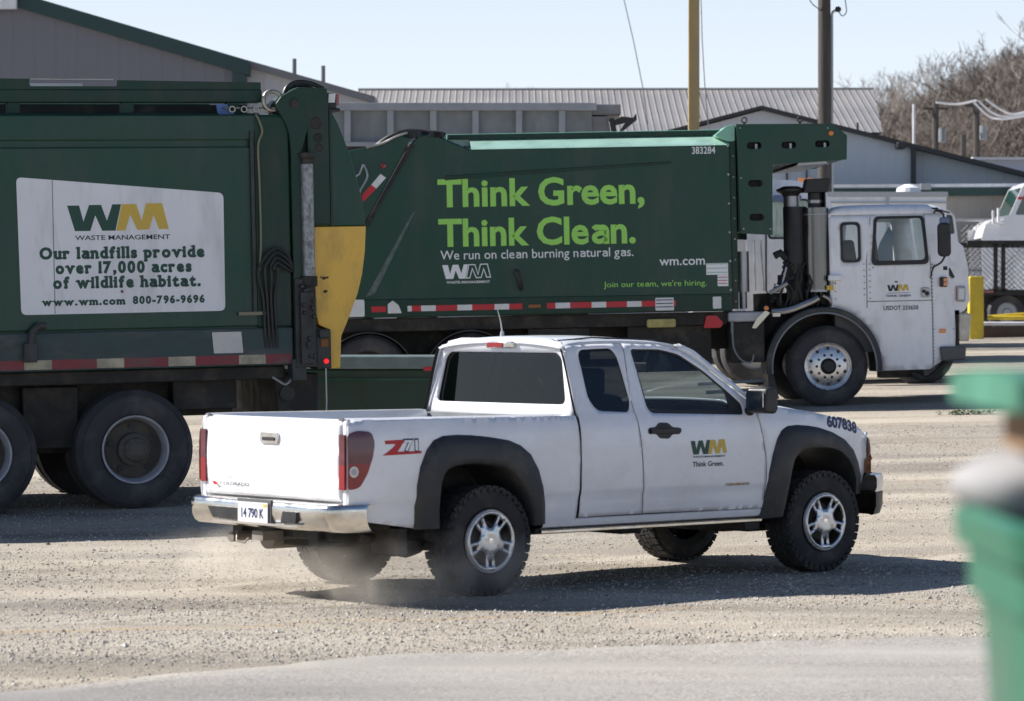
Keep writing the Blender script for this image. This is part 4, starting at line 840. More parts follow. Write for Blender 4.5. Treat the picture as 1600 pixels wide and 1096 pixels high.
# ------------------------------------------------------------------ right garbage truck
RT = thing('garbage_truck', 'green garbage truck with lime Think Green lettering and white cab behind the pickup', 'garbage truck', (4.1333, 41.6667, .7067), R(3.4), tilt=.021)
b = MB()
sidep = [(-6.35, 1.285), (-1.238, 1.275), (-1.238, 3.44), (-4.62, 3.44), (-4.93, 3.575), (-5.02, 3.62), (-5.25, 3.645), (-5.36, 3.54), (-5.95, 2.50), (-6.35, 2.2)]
b.prism(sidep, 0, 2.5); body = b.build('body', GR, RT, bevel=.02)
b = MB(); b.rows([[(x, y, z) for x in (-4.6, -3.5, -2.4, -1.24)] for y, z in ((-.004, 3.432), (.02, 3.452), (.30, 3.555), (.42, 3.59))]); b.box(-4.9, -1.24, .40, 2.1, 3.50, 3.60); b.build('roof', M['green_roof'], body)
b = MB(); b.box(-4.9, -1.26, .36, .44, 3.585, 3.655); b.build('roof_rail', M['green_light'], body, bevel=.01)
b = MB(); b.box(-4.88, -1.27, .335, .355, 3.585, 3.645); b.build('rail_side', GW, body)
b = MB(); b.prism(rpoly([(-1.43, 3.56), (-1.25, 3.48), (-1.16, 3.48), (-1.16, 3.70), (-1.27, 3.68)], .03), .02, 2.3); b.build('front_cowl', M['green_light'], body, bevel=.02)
b = MB(); b.prism([(-6.35, 1.29), (-1.24, 1.28), (-1.24, 1.50), (-6.35, 1.52)], -.018, .01); sill = b.build('sill', M['sill'] if False else GW, body, bevel=.012)
b = MB(); b.prism([(-4.95, 3.04), (-2.0, 3.20), (-2.0, 3.235), (-4.95, 3.10)], -.010, .005); b.build('pressed_crease', GW, body, bevel=.008)
b = MB(); b.prism([(-5.38, 2.62), (-5.34, 2.65), (-5.88, 1.60), (-6.0, 1.55)], -.004, .003); b.build('scraped_streak', mat('pale_scrape', (.10, .13, .12), .6, var=.4, vs=12), body)
b = MB(); x = -5.93; segs = [(-5.93, -5.745, 0), (-5.465, -5.41, 1), (-5.41, -5.29, 0), (-5.29, -5.10, 1), (-5.10, -4.82, 0), (-4.82, -4.63, 1), (-4.63, -4.34, 0), (-4.34, -4.15, 1), (-4.15, -3.98, 0), (-3.66, -3.55, 0), (-3.55, -3.36, 1), (-3.36, -3.08, 0), (-3.08, -2.89, 1), (-2.89, -2.62, 0), (-2.62, -2.43, 1), (-2.43, -1.98, 0)]
for a, c, m_ in segs: b.box(a, c, -.0225, -.0185, 1.355, 1.428, m_)
b.build('reflective_tape', [M['tape_red'], M['tape_white']], sill)
for poly, y_ in ((rpoly([(-5.72, 1.335), (-5.54, 1.335), (-5.58, 1.44), (-5.655, 1.50), (-5.72, 1.455)], .01), -.0225), (rrect(-2.25, -2.01, 1.30, 1.465, .01), -.0265), (rrect(-1.50, -1.39, 1.31, 1.465, .01), -.0225), (rrect(-6.25, -6.02, 1.30, 1.52, .02), -.0225)):
    b = MB(); b.prism(poly, y_, y_ + .0037); st_ = b.build('sticker', M['tape_white'], sill)
b = MB()
for z in (1.34, 1.385, 1.43): b.box(-2.24, -2.02, -.0285, -.0268, z, z + .012)
b.build('sticker_print', M['ink_blue'], sill)
b = MB(); b.box(-3.90, -3.74, -.026, -.0185, 1.37, 1.41); b.build('side_marker', mat('dull_amber_marker', (.28, .09, .02), .4), sill)
fr_ = lambda x, z, d=0: (x, -.0015 - d, z)
INK = [M['ink_lime'], M['ink_white'], M['green'], M['green_light'], M['ink_red']]
for t_, x0, x1, z_, c_, o_, m_ in (('Think Green,', -5.045, -2.36, 2.705, .335, .028, 0), ('Think Clean.', -5.045, -2.485, 2.193, .335, .028, 0), ("Join our team, we're hiring.", -2.915, -1.575, 1.615, .072, 0, 0), ('We run on clean burning natural gas.', -5.025, -2.52, 2.015, .115, .003, 1), ('wm.com', -2.185, -1.59, 1.885, .115, .01, 1), ('383284', -1.73, -1.425, 3.325, .09, .01, 1), ('WASTE MANAGEMENT', -4.955, -4.39, 1.705, .03, .02, 1)):
    b = MB(); text_into(b, t_, x0, x1, z_, c_, fr_, o_, m_); b.build('fleet_number' if t_[0] == '3' else 'lettering', INK, body, recalc=False)
b = MB(); logo_into(b, -5.005, -4.375, 1.765, 1.955, fr_, 1, 1, 2); b.build('logo', INK, body, recalc=False)
for x0, x1, z0, z1, zs, m_ in ((-1.575, -1.29, 1.75, 1.90, (1.775, 1.83, 1.885), 3), (-1.43, -1.29, 1.60, 1.7485, (1.63, 1.67, 1.71), 4)):
    b = MB(); b.box(x0, x1, -.003, -.0005, z0, z1, 1)
    for z in zs: b.box(x0 + .005, x1 - .01, -.004, -.003, z, z + .010, m_)
    b.build('sticker', INK, body, recalc=False)
b = MB(); b.tube(smoothline([(-4.03, -.01, 1.83), (-4.05, -.09, 1.84), (-4.02, -.12, 1.76), (-4.0, -.08, 1.66), (-3.99, -.02, 1.62)], 4), .03, 8); b.build('hook', M['chassis'], RT)
# hopper / tailgate at the rear
b = MB(); b.prism([(-5.38, 3.60), (-5.42, 3.50), (-5.985, 2.52), (-6.1, 2.15), (-7.0, 1.6), (-7.3, 2.2), (-7.1, 3.2), (-6.2, 3.44), (-5.75, 3.52), (-5.5, 3.64)], -.03, 2.5); tl = b.build('tailgate', GR, RT, bevel=.02)
b = MB(); b.prism([(-5.335, 3.50), (-5.385, 3.525), (-5.915, 2.62), (-6.03, 2.45), (-5.95, 2.46), (-5.875, 2.60)], -.036, -.002); b.build('hinge_gap', M['chassis'], tl)
b = MB(); b.prism([(-5.777, 3.138), (-5.709, 3.087), (-5.835, 2.949), (-5.90, 3.0)], -.0355, -.0305, 0); b.prism([(-5.835, 2.949), (-5.90, 3.0), (-6.027, 2.862), (-6.012, 2.779)][::-1], -.0355, -.0305, 1); b.build('reflective_tape', [M['tape_white'], M['tape_red']], tl)
b = MB(); b.lathe((-5.74, -.035, 3.24), [(0, -.02), (.035, -.015), (.04, .01)], 12); b.build('rear_marker', M['lens_red'], tl)
b = MB()
for k in range(6): b.tube(smoothline([(-5.88 + .07 * k, .05 + .05 * k, 3.46 + .028 * k), (-5.70 + .06 * k, .05 * k, 3.60 + .02 * k), (-5.48 + .05 * k, .04 * k, 3.68 + .01 * (k % 3)), (-5.2 + .05 * k, .1, 3.655), (-4.98, .15, 3.62)], 4), .022, 6)
for k in range(22): x_ = -5.85 + .85 * random.random(); b.box(x_, x_ + .07, -.02, .12, interp(x_, [-5.9, -5.4, -5.0], [3.42, 3.60, 3.60]), interp(x_, [-5.9, -5.4, -5.0], [3.50, 3.70, 3.66]))
b.build('hydraulic_hose', M['black'], tl, smooth=True)
b = MB(); b.tube(smoothline([(-5.95, -.05, 3.48), (-5.75, -.05, 3.53), (-5.55, -.06, 3.62), (-5.42, -.06, 3.66)], 5), .018, 6); b.tube(smoothline([(-5.99, -.06, 3.26), (-5.95, -.07, 3.10), (-6.07, -.07, 2.85), (-6.08, -.06, 2.5)], 5), .015, 6); b.tube([(-6.28, -.06, 2.98), (-6.05, -.07, 3.14), (-6.0, -.06, 3.26)], .014, 6); b.build('steel_pipe', M['alu'], tl, smooth=True)
# front edge of the body, fuel tank enclosure in an upside-down L over the cab
b = MB(); b.box(-1.236, -1.155, .03, 2.45, 1.30, 3.58); fe = b.build('front_frame', GW, RT, bevel=.006)
b = MB()
for k in range(6): b.lathe((-1.262, -.004, 1.55 + .375 * k), [(0, -.014), (.016, -.010), (.018, .004)], 10)
for k in range(9): b.lathe((-1.19, .026, 1.4 + .27 * k), [(0, -.010), (.011, -.006), (.012, .004)], 8)
b.build('bolt_heads', M['alu'], fe)
Lp = [(-1.147, 3.70), (-1.118, 2.28), (-.70, 2.25), (-.685, 3.165), (.29, 3.215), (.30, 3.53), (.115, 3.685)][::-1]
ho = [rrect(cx - .095, cx + .095, cz - .045, cz + .045, .04) for cx, cz in ((-.918, 3.417), (-.465, 3.417), (-.025, 3.424), (-.912, 2.926), (-.905, 2.485))]
b = MB(); b.panel(Lp, lambda x, z: (x, -.03, z), ho, .15); can = b.build('fuel_tank_enclosure', GR, RT, solid=.03)
b = MB(); b.panel(Lp, lambda x, z: (x, 2.5, z), ho, .15); b.build('far_plate', GR, can, solid=-.03)
b = MB(); b.box(-1.14, .10, 0, 2.49, 3.665, 3.683); b.prism([(.10, 3.683), (.10, 3.665), (.285, 3.52), (.30, 3.53)], .002, 2.49); b.box(.275, .29, 0, 2.49, 3.23, 3.52); b.box(-1.14, -1.12, 0, 2.49, 2.30, 3.66); b.prism([(-.68, 3.17), (.27, 3.22), (.27, 3.235), (-.68, 3.19)], 0, 2.49); b.build('enclosure_skin', GW, can)
b = MB(); b.prism([(-.36, 3.15), (.05, 3.17), (.02, 3.20), (-.33, 3.185)], .03, 2.4); b.build('enclosure_underside', M['alu'], can)
for cx, cz in ((-.90, 3.42), (-.45, 3.42), (.0, 3.42), (-.91, 2.93), (-.91, 2.5)): b = MB(); b.lathe((cx, 1.25, cz), [(0, -1.18), (.08, -1.17), (.17, -1.08), (.17, 1.08), (.08, 1.17), (0, 1.18)], 20); b.build('gas_cylinder', M['chassis'], can, smooth=True)
for cx, cz in ((-.90, 3.42), (-.45, 3.42), (.0, 3.42)): b = MB(); b.box(cx + .0, cx + .03, .02, .05, cz - .06, cz + .02); b.build('valve', M['alu'], can)
for cx in (-1.03, -.30): b = MB(); b.torus((cx, .06, 3.755), .035, .009, 'y', 18, 6); b.box(cx - .012, cx + .012, .05, .07, 3.68, 3.725); b.build('lifting_eye', M['chassis'], can)
b = MB(); b.lathe((.09, -.035, 3.56), [(0, -.02), (.03, -.015), (.036, .008)], 14); b.build('marker_lamp', M['lens_amber'], can)
b = MB()
for cx, cz in ((-1.1, 3.65), (-1.08, 2.34), (-.73, 2.33), (.05, 3.63), (-1.1, 3.0)): b.lathe((cx, -.032, cz), [(0, -.01), (.012, -.006), (.014, .003)], 8)
b.build('bolt_heads', M['alu'], can)
# cab
def cabtop(x): return interp(x, [.07, .18, .32, 1.45, 1.56, 1.62], [2.545, 2.60, 2.625, 2.625, 2.60, 2.55])
arch = [(.655 + .05 * math.cos(0), .70)] + [(.70 * math.cos(a), .525 + .77 * math.sin(a)) for a in [i * math.pi / 2 / 9 for i in range(1, 10)]]
cabp = [(.705, .452), (1.345, .462), (1.545, .60), (1.69, .66), (1.70, .95), (1.685, 1.60), (1.665, 1.73), (1.60, 2.12), (1.545, 2.50), (.05, 2.50), (.05, 1.30)] + arch[::-1]
dwin = rpoly([(.617, 1.858), (1.335, 1.862), (1.29, 2.42), (1.265, 2.455), (.70, 2.455), (.665, 2.42)], .07)
swin = rpoly([(.215, 1.89), (.445, 1.892), (.445, 2.385), (.215, 2.385)], .06)
CW = M['cabwhite']
fc = lambda off: (lambda x, z: (x, .05 + off + .06 * max(0, (z - 1.9) / .7) ** 2 + .25 * max(0, (x - 1.45) / .25) ** 2 * .25, z))
b = MB(); b.panel(cabp, fc(0), [dwin, swin], .09); cabS = b.build('cab', CW, RT, smooth=True, angle=50, solid=.03)
b = MB(); b.panel([(p[0], p[1]) for p in cabp], lambda x, z: (x, 2.42 - .06 * max(0, (z - 1.9) / .7) ** 2, z), [dwin, swin], .12); b.build('far_side', CW, cabS, smooth=True, angle=50, solid=-.03)
tz = [(.05, 2.495), (.06, 2.55), (.13, 2.60), (.25, 2.625), (.5, 2.632), (1.1, 2.632), (1.4, 2.622), (1.53, 2.59), (1.585, 2.54), (1.60, 2.495)]
b = MB(); b.rows([[(.06 + (x - .06) + (.0 if k else 0), y, 2.495 + (z - 2.495) * zz) for x, z in tz] for k, (y, zz) in enumerate(((.085, 0), (.075, .25), (.10, .7), (.2, .95), (.5, 1), (2.0, 1), (2.28, .95), (2.37, .7), (2.39, 0)))]); b.build('cab_roof', CW, cabS, smooth=True, angle=60)
b = MB(); b.box(.05, .08, .09, 2.40, 1.30, 2.5); b.prism([(1.685, 1.60), (1.70, .95), (1.69, .66), (1.66, .66), (1.66, 1.60)], .12, 2.35); b.prism([(.05, 1.30), (.66, 1.25), (.66, 1.28), (.05, 1.33)], .1, 2.4); b.build('cab_panel', CW, cabS)
b = MB(); b.add([(1.66, .14, 1.70), (1.66, 2.34, 1.70), (1.56, 2.26, 2.48), (1.56, .22, 2.48)], [(0, 1, 2, 3)]); b.build('windscreen', M['glass_clear'], cabS)
b = MB(); b.box(1.50, 1.60, .06, .12, 1.75, 1.80); b.prism([(1.64, 1.78), (1.70, 1.66), (1.68, 1.64), (1.55, 1.73)], .08, 2.3); b.build('screen_gasket', M['black'], cabS)
for hl, sh in ((dwin, .045), (swin, .035)):
    c_ = (sum(p[0] for p in hl) / len(hl), sum(p[1] for p in hl) / len(hl)); wx = max(p[0] for p in hl) - min(p[0] for p in hl); wz = max(p[1] for p in hl) - min(p[1] for p in hl)
    sc = lambda k: [(c_[0] + (p[0] - c_[0]) * (1 + k / wx), c_[1] + (p[1] - c_[1]) * (1 + k / wz)) for p in hl]
    b = MB(); b.panel(sc(sh), fc(-.012), [sc(-sh)], .06); wf = b.build('window_frame', M['black'], cabS, solid=.02)
    b = MB(); b.panel(sc(-.01), fc(.008), sp=.12); b.build('window_glass', M['glass_clear'], wf)
b = MB()
for p in ([(.53, 1.28), (.535, 1.9), (.60, 2.46)], [(1.385, .47), (1.39, 1.2), (1.375, 1.86), (1.31, 2.49)], [(.535, 1.36), (1.385, 1.36)], [(1.39, .98), (1.69, .98)]):
    b.tube([(x, fc(-.001)(x, z)[1], z) for x, z in p], .006, 6)
for k in range(28): z_ = .56 + .047 * k; b.lathe((1.393, .045, z_), [(0, -.006), (.011, -.004), (.012, .004)], 6)
b.build('door_seam', M['steel_grey'], cabS)
b = MB()
for x_, z_ in [(.50, 1.45 + .08 * k) for k in range(6)] + [(.575, 1.40 + .075 * k) for k in range(7)] + [(.62, 1.80)] + [(.12, 1.40 + .1 * k) for k in range(4)]: b.lathe((x_, .046, z_), [(0, -.008), (.008, -.006), (.010, .004)], 6)
b.build('rivets', M['steel_grey'], cabS)
fd = lambda x, z, d=0: (x, fc(0)(x, z)[1] - .002 - d, z)
b = MB(); logo_into(b, .80, 1.085, 1.49, 1.575, fd, 0, 1); text_into(b, 'THINK GREEN', .775, 1.105, 1.415, .026, fd, .03, 2); text_into(b, 'USDOT 233650', .745, 1.205, 1.245, .052, fd, .025, 0); b.box(.79, 1.10, fd(1, 1.46)[1] - .001, fd(1, 1.46)[1], 1.462, 1.467, 2)
b.box(.9, .94, fd(1, 1.46)[1] - .001, fd(1, 1.46)[1], 1.60, 1.62, 2)
b.build('door_lettering', [M['ink_black'], M['ink_gold'], M['ink_blue']], cabS, recalc=False)
b = MB(); b.prism(rrect(1.24, 1.36, 1.40, 1.53, .03), .028, .048); h_ = b.build('door_lock', M['alu'], cabS, bevel=.008)
b = MB(); b.lathe((1.32, .022, 1.45), [(0, -.004), (.025, -.002), (.03, .006)], 14); b.box(1.255, 1.30, .02, .03, 1.46, 1.50); b.build('door_handle', M['chassis'], h_)
b = MB(); b.prism(rrect(1.49, 1.59, 1.53, 1.66, .02), .01, .06); b.box(1.49, 1.525, -.01, .06, 1.54, 1.65); ml = b.build('marker_housing', M['black'], cabS, bevel=.008)
b = MB(); b.box(1.535, 1.585, .003, .012, 1.545, 1.59); b.box(1.535, 1.585, .003, .012, 1.60, 1.645); b.build('turn_lamp', M['lens_amber'], ml)
b = MB(); b.prism(rrect(1.475, 1.56, .93, .985, .01), .035, .06); b.build('side_marker', M['lens_amber'], cabS)
b = MB(); b.box(.02, .20, -.02, .05, 1.64, 1.715); b.build('grab_box', CW, cabS, bevel=.015)
# mirror
b = MB(); b.prism(rrect(1.40, 1.565, 1.92, 2.36, .06), -.42, -.30); mr = b.build('mirror', M['black'], cabS, bevel=.03, seg=3)
b = MB(); b.tube(smoothline([(1.45, .1, 2.50), (1.42, -.15, 2.52), (1.47, -.36, 2.48), (1.49, -.37, 2.36)], 5), .014, 6); b.tube(smoothline([(1.49, -.36, 1.93), (1.47, -.2, 1.85), (1.42, .03, 1.80)], 5), .014, 6); b.tube([(1.43, .05, 1.82), (1.38, .0, 1.72), (1.37, .03, 1.65)], .010, 6); b.tube([(1.42, -.3, 2.55), (1.38, -.1, 2.56), (1.65, .1, 2.50)], .010, 6); b.build('mirror_arm', M['black'], mr)
b = MB(); b.prism(rrect(1.43, 1.55, 2.33, 2.43, .03), -.40, -.31); b.build('convex_mirror', mat('mirror_blue_plastic', (.12, .16, .26), .4), mr, bevel=.02)
# cab interior
b = MB(); b.box(.12, 1.62, .12, 2.35, .70, 1.30); b.box(1.40, 1.62, .15, 2.3, 1.3, 1.80); b.build('cab_floor', M['interior'], RT)
b = MB(); b.prism(rpoly([(.50, 1.3), (.95, 1.3), (.95, 1.48), (.72, 1.5), (.62, 2.2), (.46, 2.2)], .05), 1.5, 2.0); b.prism(rpoly([(.55, 1.3), (1.05, 1.3), (1.05, 1.5), (.80, 1.52), (.72, 2.25), (.55, 2.25)], .05), .35, .8); b.build('cab_seat', M['seat'], RT, bevel=.04)
b = MB(); b.prism([(.98, 1.90), (1.22, 1.90), (1.24, 2.30), (1.18, 2.38), (1.05, 2.15)], 1.95, 2.0); b.prism([(.80, 1.9), (.88, 1.9), (.86, 2.40), (.80, 2.40)], 1.6, 1.65); b.build('pale_blue_slabs', mat('pale_blue_slab', (.36, .45, .58), .8), RT)  # pale blue slabs behind the cab window
# front bumper, steps
b = MB(); b.prism(rpoly([(1.49, .56), (1.80, .575), (1.815, .75), (1.47, .755)], .03), -.02, 2.5); b.build('front_bumper', mat('grey_bumper_steel', (.09, .09, .092), .5, var=.2, vs=6), RT, bevel=.02)
b = MB(); b.tube(smoothline([(1.12, .12, .40), (1.30, .10, .33), (1.45, .12, .42), (1.58, .15, .56)], 5), .045, 8); b.box(.72, 1.30, .25, .5, .36, .45); b.build('step', M['chassis'], RT)
# fender over the steer wheel
b = MB(); aa = [R(-6 + i * (192) / 40) for i in range(41)]
def fen(r, y, dz=0): return [(r * math.cos(a) * .97 - .06, y, .52 + r * math.sin(a) + dz) for a in aa]
b.rows([fen(.70, -.05), fen(.765, -.05), fen(.785, -.03), fen(.785, .5), fen(.70, .5)]); fn_ = b.build('fender', M['flare'], RT, smooth=True, angle=40)
b = MB(); b.tube(fen(.705, -.055), .012, 6); b.build('fender_lip', M['steel_grey'], fn_, smooth=True)
b = MB(); b.prism(rpoly([(-.815, .64), (-.77, .64), (-.66, .12), (-.78, .12)], .01), -.03, .45); b.build('mudflap', M['black'], fn_)
# exhaust stack, air intake, engine clutter
b = MB(); b.cyl((-.10, .18, 1.52), (-.10, .18, 2.60), .165, 32); ex = b.build('exhaust_stack', M['steel'], RT, smooth=True)
b = MB(); b.lathe((-.10, .18, 0), [(.172, 1.50), (.172, 1.53), (.166, 1.53)], 32, 'z'); b.lathe((-.10, .18, 0), [(.166, 2.50), (.171, 2.505), (.171, 2.52), (.166, 2.525)], 32, 'z'); b.build('stack_band', M['alu'], ex, smooth=True)
b = MB(); b.cyl((-.10, .18, 2.60), (-.10, .18, 2.80), .10, 16); b.prism([(-.265, 2.80), (.055, 2.80), (.09, 2.98), (-.225, 2.975)], .05, .32); b.box(.0, .02, .05, .32, 2.6, 2.8); b.build('rain_cap', M['black'], ex, bevel=.01)
b = MB(); b.cyl((-.10, .18, 2.66), (-.10, .18, 2.70), .105, 16); b.build('stack_clamp', M['alu'], ex)
b = MB(); b.lathe((-.41, .28, 0), [(.0, 2.895), (.10, 2.89), (.19, 2.85), (.185, 2.825), (.11, 2.78), (.10, 2.76)], 24, 'z'); b.cyl((-.36, .28, 1.75), (-.36, .28, 2.62), .155, 20); b.cyl((-.36, .28, 1.35), (-.36, .28, 1.75), .13, 20); ai = b.build('air_intake', M['black'], RT, smooth=True, angle=40)
b = MB(); b.cyl((-.40, .28, 2.62), (-.40, .28, 2.76), .105, 20); b.build('intake_collar', M['alu'], ai, smooth=True)
b = MB(); b.tube([(-.66, .15, 1.98), (-.58, .15, 2.02), (-.5, .2, 1.95)], .05, 8); b.tube(smoothline([(-.62, .1, 1.60), (-.55, .1, 1.66), (-.42, .1, 1.70)], 4), .035, 8)
for k in range(46):
    x_ = -.72 + .72 * random.random(); z_ = 1.30 + .55 * random.random() * (1 if x_ > -.6 else .5); s_ = .03 + .06 * random.random()
    b.box(x_, x_ + s_, .05 + .3 * random.random(), .5, z_, z_ + s_ * (.6 + random.random()))
for k in range(9):
    x_ = -.6 + .06 * k; b.tube(smoothline([(x_, .08, 1.32), (x_ + .05 * math.sin(k), .04, 1.5), (x_ + .1 * math.cos(k * 2), .06, 1.7), (x_ + .06, .15, 1.9)], 4), .016, 6)
for k in range(5): x_ = .02 + .02 * k; b.tube(smoothline([(x_, .1, 1.30), (x_ + .02, .06, 1.6), (x_, .08, 2.0), (x_ + .03, .12, 2.45)], 4), .012, 6)
b.box(-.7, .08, .5, 2.0, 1.1, 1.5); b.build('engine_parts', M['chassis'], RT)
b = MB(); b.tube(smoothline([(-.68, .06, 1.62), (-.62, .03, 1.52), (-.55, .04, 1.72), (-.52, .05, 1.83)], 4), .013, 6); b.tube(smoothline([(-.72, .05, 1.25), (-.5, .0, 1.27), (-.25, -.01, 1.36), (-.12, .02, 1.42)], 4), .045, 8); b.tube(smoothline([(-.05, .02, 1.45), (.03, .02, 1.40), (.06, .06, 1.32)], 4), .02, 6); b.tube([(-.75, .0, 1.50), (-.52, -.02, 1.62)], .028, 8); b.build('coolant_pipe', M['alu'], RT, smooth=True)
b = MB(); b.box(.0, .09, .02, .06, 1.52, 1.58); b.build('yellow_tag', M['ink_gold'], RT)
b = MB(); b.prism(rpoly([(-1.00, 1.05), (-.95, 1.04), (-.76, 1.24), (-.82, 1.27), (-.93, 1.18)], .01), -.06, -.02); b.box(-.72, -.62, -.02, .05, 1.19, 1.235); b.build('chrome_step', mat('bright_step_plate', (.72, .68, .56), .35, metal=.3), RT)
b = MB(); b.lathe((-.80, .0, 1.30), [(0, -.015), (.03, -.01), (.034, .02)], 12); b.build('frame_marker', M['lens_amber'], RT)
b = MB(); b.cyl((-1.06, .3, 1.52), (-1.06, .3, 2.05), .085, 20); b.cyl((-1.06, .3, 1.30), (-1.06, .3, 1.52), .05, 12); b.build('silver_filter', M['alu'], RT, smooth=True)
# tank box between body and steer wheel
b = MB(); b.box(-1.30, -.83, -.02, .55, 1.13, 1.26); tb = b.build('tank_box', mat('pale_tank_steel', (.36, .37, .40), .45, metal=.4, var=.2, vs=6), RT, bevel=.02)
b = MB(); b.box(-1.27, -.83, .0, .55, .60, 1.13); b.build('battery_box', M['chassis'], tb, bevel=.02)
b = MB(); b.tube(smoothline([(-1.25, -.01, 1.08), (-1.24, -.03, .8), (-1.15, -.04, .64), (-1.02, -.03, .60), (-.98, -.02, .7)], 5), .012, 6); b.tube([(-1.255, -.02, 1.15), (-1.255, -.02, .98)], .02, 6); b.build('tank_strap', M['steel_grey'], tb)
b = MB(); b.tube([(-1.7, .1, .33), (-.82, .1, .36)], .022, 6); b.tube([(-1.6, .08, .22), (-.82, .08, .25)], .025, 6); b.build('tie_bar', M['steel_grey'], RT)
b = MB(); b.box(-6.6, 1.3, .55, .80, .78, 1.27); b.box(-6.6, 1.3, 1.7, 1.95, .78, 1.27); b.box(-6.5, -1.3, .1, 2.4, 1.10, 1.27); b.box(-3.9, -3.1, .15, 1.0, .62, 1.1); b.box(-2.6, -1.5, .2, 1.2, .50, 1.1); b.cyl((0, .25, .53), (0, 2.2, .53), .09)
for x_ in (-5.98, -4.66): b.cyl((x_, .3, .56), (x_, 2.2, .56), .09)
b.box(-6.4, -4.2, .7, 1.8, .5, 1.1); b.build('chassis', M['chassis'], RT, bevel=.012)
b = MB(); b.prism(rrect(-2.36, -1.98, 1.08, 1.19, .03), .04, .09); b.build('yellow_tread_plate', mat('worn_yellow_plate', (.42, .36, .13), .6, var=.25, vs=10), RT, bevel=.01)
b = MB(); b.prism(rpoly([(-1.62, 1.06), (-1.40, 1.06), (-1.36, 1.12), (-1.45, 1.22), (-1.58, 1.22)], .02), .03, .08); b.build('red_reflector', M['tape_red'], RT)
for x_ in (-5.98, -4.66):
    truck_wheel(RT, x_, .535, .03, .53, 'plain', -1, True); truck_wheel(RT, x_, .535, 2.45, .53, 'plain', 1, True)
    b = MB(); b.rows([[(x_ + r_ * math.cos(a), y_, .50 + r_ * math.sin(a)) for a in [R(15 + 150 * i / 20) for i in range(21)]] for r_, y_ in ((.585, .0), (.60, .0), (.60, .6), (.585, .6))]); b.build('mudguard', M['flare'], RT, smooth=True, angle=40)
truck_wheel(RT, 0, .528, .03, .528, 'steer', -1); truck_wheel(RT, 0, .528, 2.42, .528, 'steer', 1)

# ------------------------------------------------------------------ green dumpster between the trucks
def Gz(p): return ground(p[0], p[1])
DZ = ground(-.8, 35.6)
DU = thing('dumpster', 'low dark green dumpster with a lip painted grey with sky reflection standing between the two garbage trucks', 'dumpster', (-.8, 35.5, DZ))
h = 1.435 - DZ
b = MB(); b.prism([(-2.26, .08), (1.42, .08), (1.42, h - .14), (-2.26, h - .14)], 0, 1.6); bx = b.build('body', mat('dark_green_dumpster_paint', (.010, .035, .022), .45, var=.25, vs=2.5), DU, bevel=.02)
b = MB(); b.box(-2.30, 1.46, -.05, 1.65, h - .14, h); b.build('lip', mat('sky_sheen_lip', (.13, .17, .17), .45, var=.2, vs=5), DU, bevel=.015)  # grey tint paints the sky's reflection on the dumpster lip
b = MB(); b.box(-2.26, 1.42, -.02, .0, h - .28, h - .24); b.build('side_rib', M['green'], bx)
b = MB(); b.box(-.18, -.02, -.056, -.051, h - .16, h - .115); b.build('reflector', M['tape_red'], DU)
for x in (-2.0, 1.2): b = MB(); b.box(x - .1, x + .1, .05, 1.55, 0, .085); b.build('skid', M['chassis'], DU)

# ------------------------------------------------------------------ tall grey transfer trailer
TY = 56.0
def tx(px): return (px - 800) / 5000 * TY
def tz_(py): return CAM_H - (py - 500) / 5000 * TY
TG = ground(-1, TY); TR = thing('trailer', 'tall grey open-top trailer with ribbed upper panels behind the green garbage truck', 'trailer', (0, TY, TG))
zz = lambda py: tz_(py) - TG
b = MB(); b.box(tx(490), tx(925), .08, 2.5, 1.2, zz(162)); bd = b.build('body', M['steel_grey'], TR)
b = MB(); b.box(tx(490), tx(932), -.06, .2, zz(173), zz(161)); b.box(tx(490), tx(932), -.04, .1, zz(229), zz(222)); b.build('rail', mat('pale_grey_rail', (.27, .285, .31), .5, var=.15, vs=4), bd, bevel=.01)
rm = mat('grey_rib_paint', (.29, .305, .33), .5, var=.1, vs=3)
for px in (538, 605, 672, 738, 806, 873): b = MB(); b.box(tx(px), tx(px + 10), -.03, .09, zz(222), zz(173)); b.build('rib', rm, bd, bevel=.01)
b = MB(); b.box(tx(490), tx(925), .02, .1, zz(237), zz(230)); b.build('dark_gap', M['chassis'], bd)  # dark strip along the gap under the lower rail
b = MB(); b.box(tx(925), tx(971), .3, 2.3, zz(178), zz(161)); b.prism([(tx(925), zz(240)), (tx(962), zz(240)), (tx(950), zz(180)), (tx(925), zz(180))], .3, 2.3); b.build('front_hood', mat('grey_front_hood', (.24, .235, .235), .6, var=.15, vs=3), TR, bevel=.02)
b = MB(); b.prism([(tx(955), zz(190)), (tx(972), zz(181)), (tx(990), zz(183)), (tx(995), zz(176)), (tx(996), zz(186)), (tx(975), zz(203)), (tx(968), zz(205)), (tx(978), zz(190)), (tx(960), zz(195))], .2, .5); b.tube([(tx(956), .2, zz(184)), (tx(962), .2, zz(215)), (tx(968), .2, zz(230))], .05, 6); b.build('tarp_arm', M['black'], TR)
b = MB(); b.box(tx(490), tx(920), .5, 2.0, .9, 1.2)
b.build('chassis', M['chassis'], TR)
for px in (520, 630): plain_wheel(TR, tx(px + 20), .1, .5, .5); plain_wheel(TR, tx(px + 20), 2.4, .5, .5, True)
for y in (.3, 2.0): b = MB(); b.box(tx(880), tx(880) + .15, y, y + .15, 0.04, .95); b.box(tx(880) - .1, tx(880) + .25, y - .05, y + .2, 0, .04); b.build('landing_leg', M['chassis'], TR)

